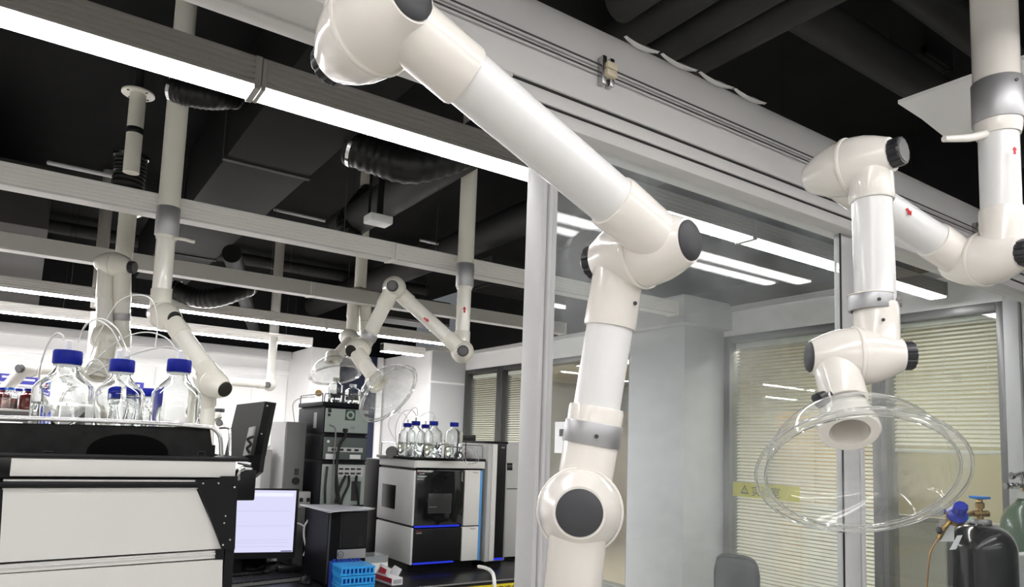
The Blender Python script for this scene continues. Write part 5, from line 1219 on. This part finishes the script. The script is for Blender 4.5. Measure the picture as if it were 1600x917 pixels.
MB().cyl(V((2.9093, 1.3054, 1.3106)), V((2.8916, 1.3232, 1.2618)), .009, n=14).build('needle_valve', BRASS, reg)
MB().lathe(V((2.8866, 1.3114, 1.2870)), V((2.8400, 1.3029, 1.3131))-V((2.8866, 1.3114, 1.2870)), [(0, 0), (0, .006), (.012, .012), (.028, .011), (.03, 0)], 20).build('needle_knob', BLACK, reg)
cp_ = line('thin copper tube hanging from the regulator', [(2.8916, 1.3232, 1.2618), (2.8797, 1.3342, 1.2372), (2.8707, 1.3444, 1.2032), (2.8697, 1.3521, 1.1455), (2.8741, 1.3610, 1.0497), (2.9066, 1.3848, 0.8770)], .003, mat('copper', (.55, .28, .12), .35, metal=1), 'copper_tube')
tg = MB().prism([(2.9544, 1.3456, 1.3288), (3.0014, 1.3141, 1.3309), (2.9866, 1.3098, 1.2500), (2.9420, 1.3397, 1.2480)], fw*.001).build('paper_tag', PAPER); tag(tg, 'white paper tag hanging behind the needle valve', 'tag')
tg = MB().prism([(2.9061, 1.2630, 1.2805), (2.9216, 1.2523, 1.2836), (2.8843, 1.2591, 1.2333), (2.8650, 1.2724, 1.2301)], fw*.002).build('tape_label', PAPER); tag(tg, 'strip of white tape on the shoulder of the black cylinder', 'tape')
g2c = thing('gas_cylinder', 'dark green gas cylinder with chrome valve at the picture edge', 'gas cylinder', (3.2702, 1.1912, 1.1702))
c1 = V((4.1748, 1.4959, 1.1619))
MB().lathe((c1.x, c1.y, 0), (0, 0, 1), [(0, 0), (0, .114), (1.22, .114), (1.28, .107), (1.33, .085), (1.36, .05), (1.38, .035), (1.40, .035), (1.40, 0)], 40).build('body', CYLG, g2c)
MB().lathe((c1.x, c1.y, 1.385), (0, 0, 1), [(0, .03), (0, .05), (.03, .045), (.035, .03)], 30).build('neck_ring', mat('pale_ring', (.5, .52, .48), .4), g2c)
MB().cyl((c1.x, c1.y, 1.40), (c1.x, c1.y, 1.47), .014, n=16).build('valve_body', BRASS, g2c)
vv = V((c1.x, c1.y, 1.45))
MB().cyl(vv, vv-rt*.10-up*.005, .012, n=16).build('valve_arm', CHROME, g2c)
for s_0 in (.04, .065, .09): MB().lathe(vv-rt*s_0-up*.003, -rt, [(0, .0), (0, .018), (.012, .018), (.012, 0)], 6).build('nut', CHROME, g2c)
MB().cyl(vv-rt*.02+up*.06, vv-rt*.075+up*.04, .012, n=14).build('valve_arm', CHROME, g2c)
MB().lathe(vv-rt*.06+up*.045, -rt+up*.3, [(0, 0), (0, .018), (.015, .018), (.015, 0)], 8).build('nut', CHROME, g2c)
MB().cyl(vv+up*.0, vv-rt*.02+up*.07, .014, n=14).build('valve_arm', CHROME, g2c)
wx = MB().box(V((3.5916, 1.3285, 1.1620))-V((0, 0, 1.0)), V((3.5916, 1.3285, 1.1620))+V((.30, .05, 0)), .006).build('white_case', WHITEP); tag(wx, 'white case at the lower right picture edge before the green cylinder', 'case')
sg = MB().box((6.58, 2.75, 1.0), (6.595, 2.87, 1.10)).build('green_sign', GREENLIT); tag(sg, 'small green lit sign seen through the right pane', 'sign')

# ------------------------------------------------------------------ office chair behind the glass
ch = thing('office_chair', 'grey mesh backed office chair beside the grey column', 'chair', (3.0874, 2.3818, 0.0000))
b0, b1c = V((2.5716, 2.0908, 1.0722)), V((2.6365, 1.9262, 1.0780))
bx = (b1c-b0); bx.z = 0; bw = bx.length; bx.normalize(); by = bx.cross(V((0, 0, 1))); bc = (b0+b1c)/2
zt2 = (2.5982, 2.0073, 1.1160)[2]
mb = MB(); n = 14; bm = mb.bm; G = []
for i in range(n+1):
    row = []
    for j in range(n+1):
        s, t = i/n*2-1, j/n
        wloc = bw*.5*(1-.05*(1-t))*(1-.10*max(0, t-.86)/.14*abs(s)**6)
        zz_ = zt2-.48+.48*t-.035*max(0, t-.8)/.2*abs(s)**4
        p = V((bc.x, bc.y, 0))+bx*s*wloc+by*(.035*(1-s*s))
        row.append(bm.verts.new(V((p.x, p.y, zz_))))
    G.append(row)
for i in range(n):
    for j in range(n): bm.faces.new((G[i][j], G[i+1][j], G[i+1][j+1], G[i][j+1]))
edge = [G[0][j].co.copy() for j in range(n+1)]+[G[i][n].co.copy() for i in range(1, n+1)]+[G[n][j].co.copy() for j in range(n-1, -1, -1)]+[G[i][0].co.copy() for i in range(n-1, 0, -1)]
o = mb.build('backrest', MESHB, ch, angle=80); o.modifiers.new('thick', 'SOLIDIFY').thickness = .008
MB().tube(edge+[edge[0]], .011, 10).build('back_frame', BLACK, ch)
cc0 = V((bc.x, bc.y, 0))-by*.25
zs_ = zt2-.55
MB().box((cc0.x-.23, cc0.y-.23, zs_-.07), (cc0.x+.23, cc0.y+.23, zs_), .03, 4).build('seat', MESHB, ch)
MB().tube([V((bc.x, bc.y, zt2-.45)), V((bc.x, bc.y, zs_-.03))+by*.02, cc0+V((0, 0, zs_-.06))], .02, 10).build('back_bar', BLACK, ch)
MB().cyl((cc0.x, cc0.y, .1), (cc0.x, cc0.y, zs_-.06), .028, n=18).build('gas_lift', BLACK, ch)
for i in range(5):
    a_ = i*2*PI/5+.3; e = cc0+V((math.cos(a_)*.28, math.sin(a_)*.28, .07))
    MB().tube([cc0+V((0, 0, .11)), e], .016, 8).build('leg', BLACK, ch)
    MB().lathe((e.x-.012, e.y, .027), (1, 0, 0), [(0, 0), (0, .026), (.024, .026), (.024, 0)], 16).build('castor', BLACK, ch)
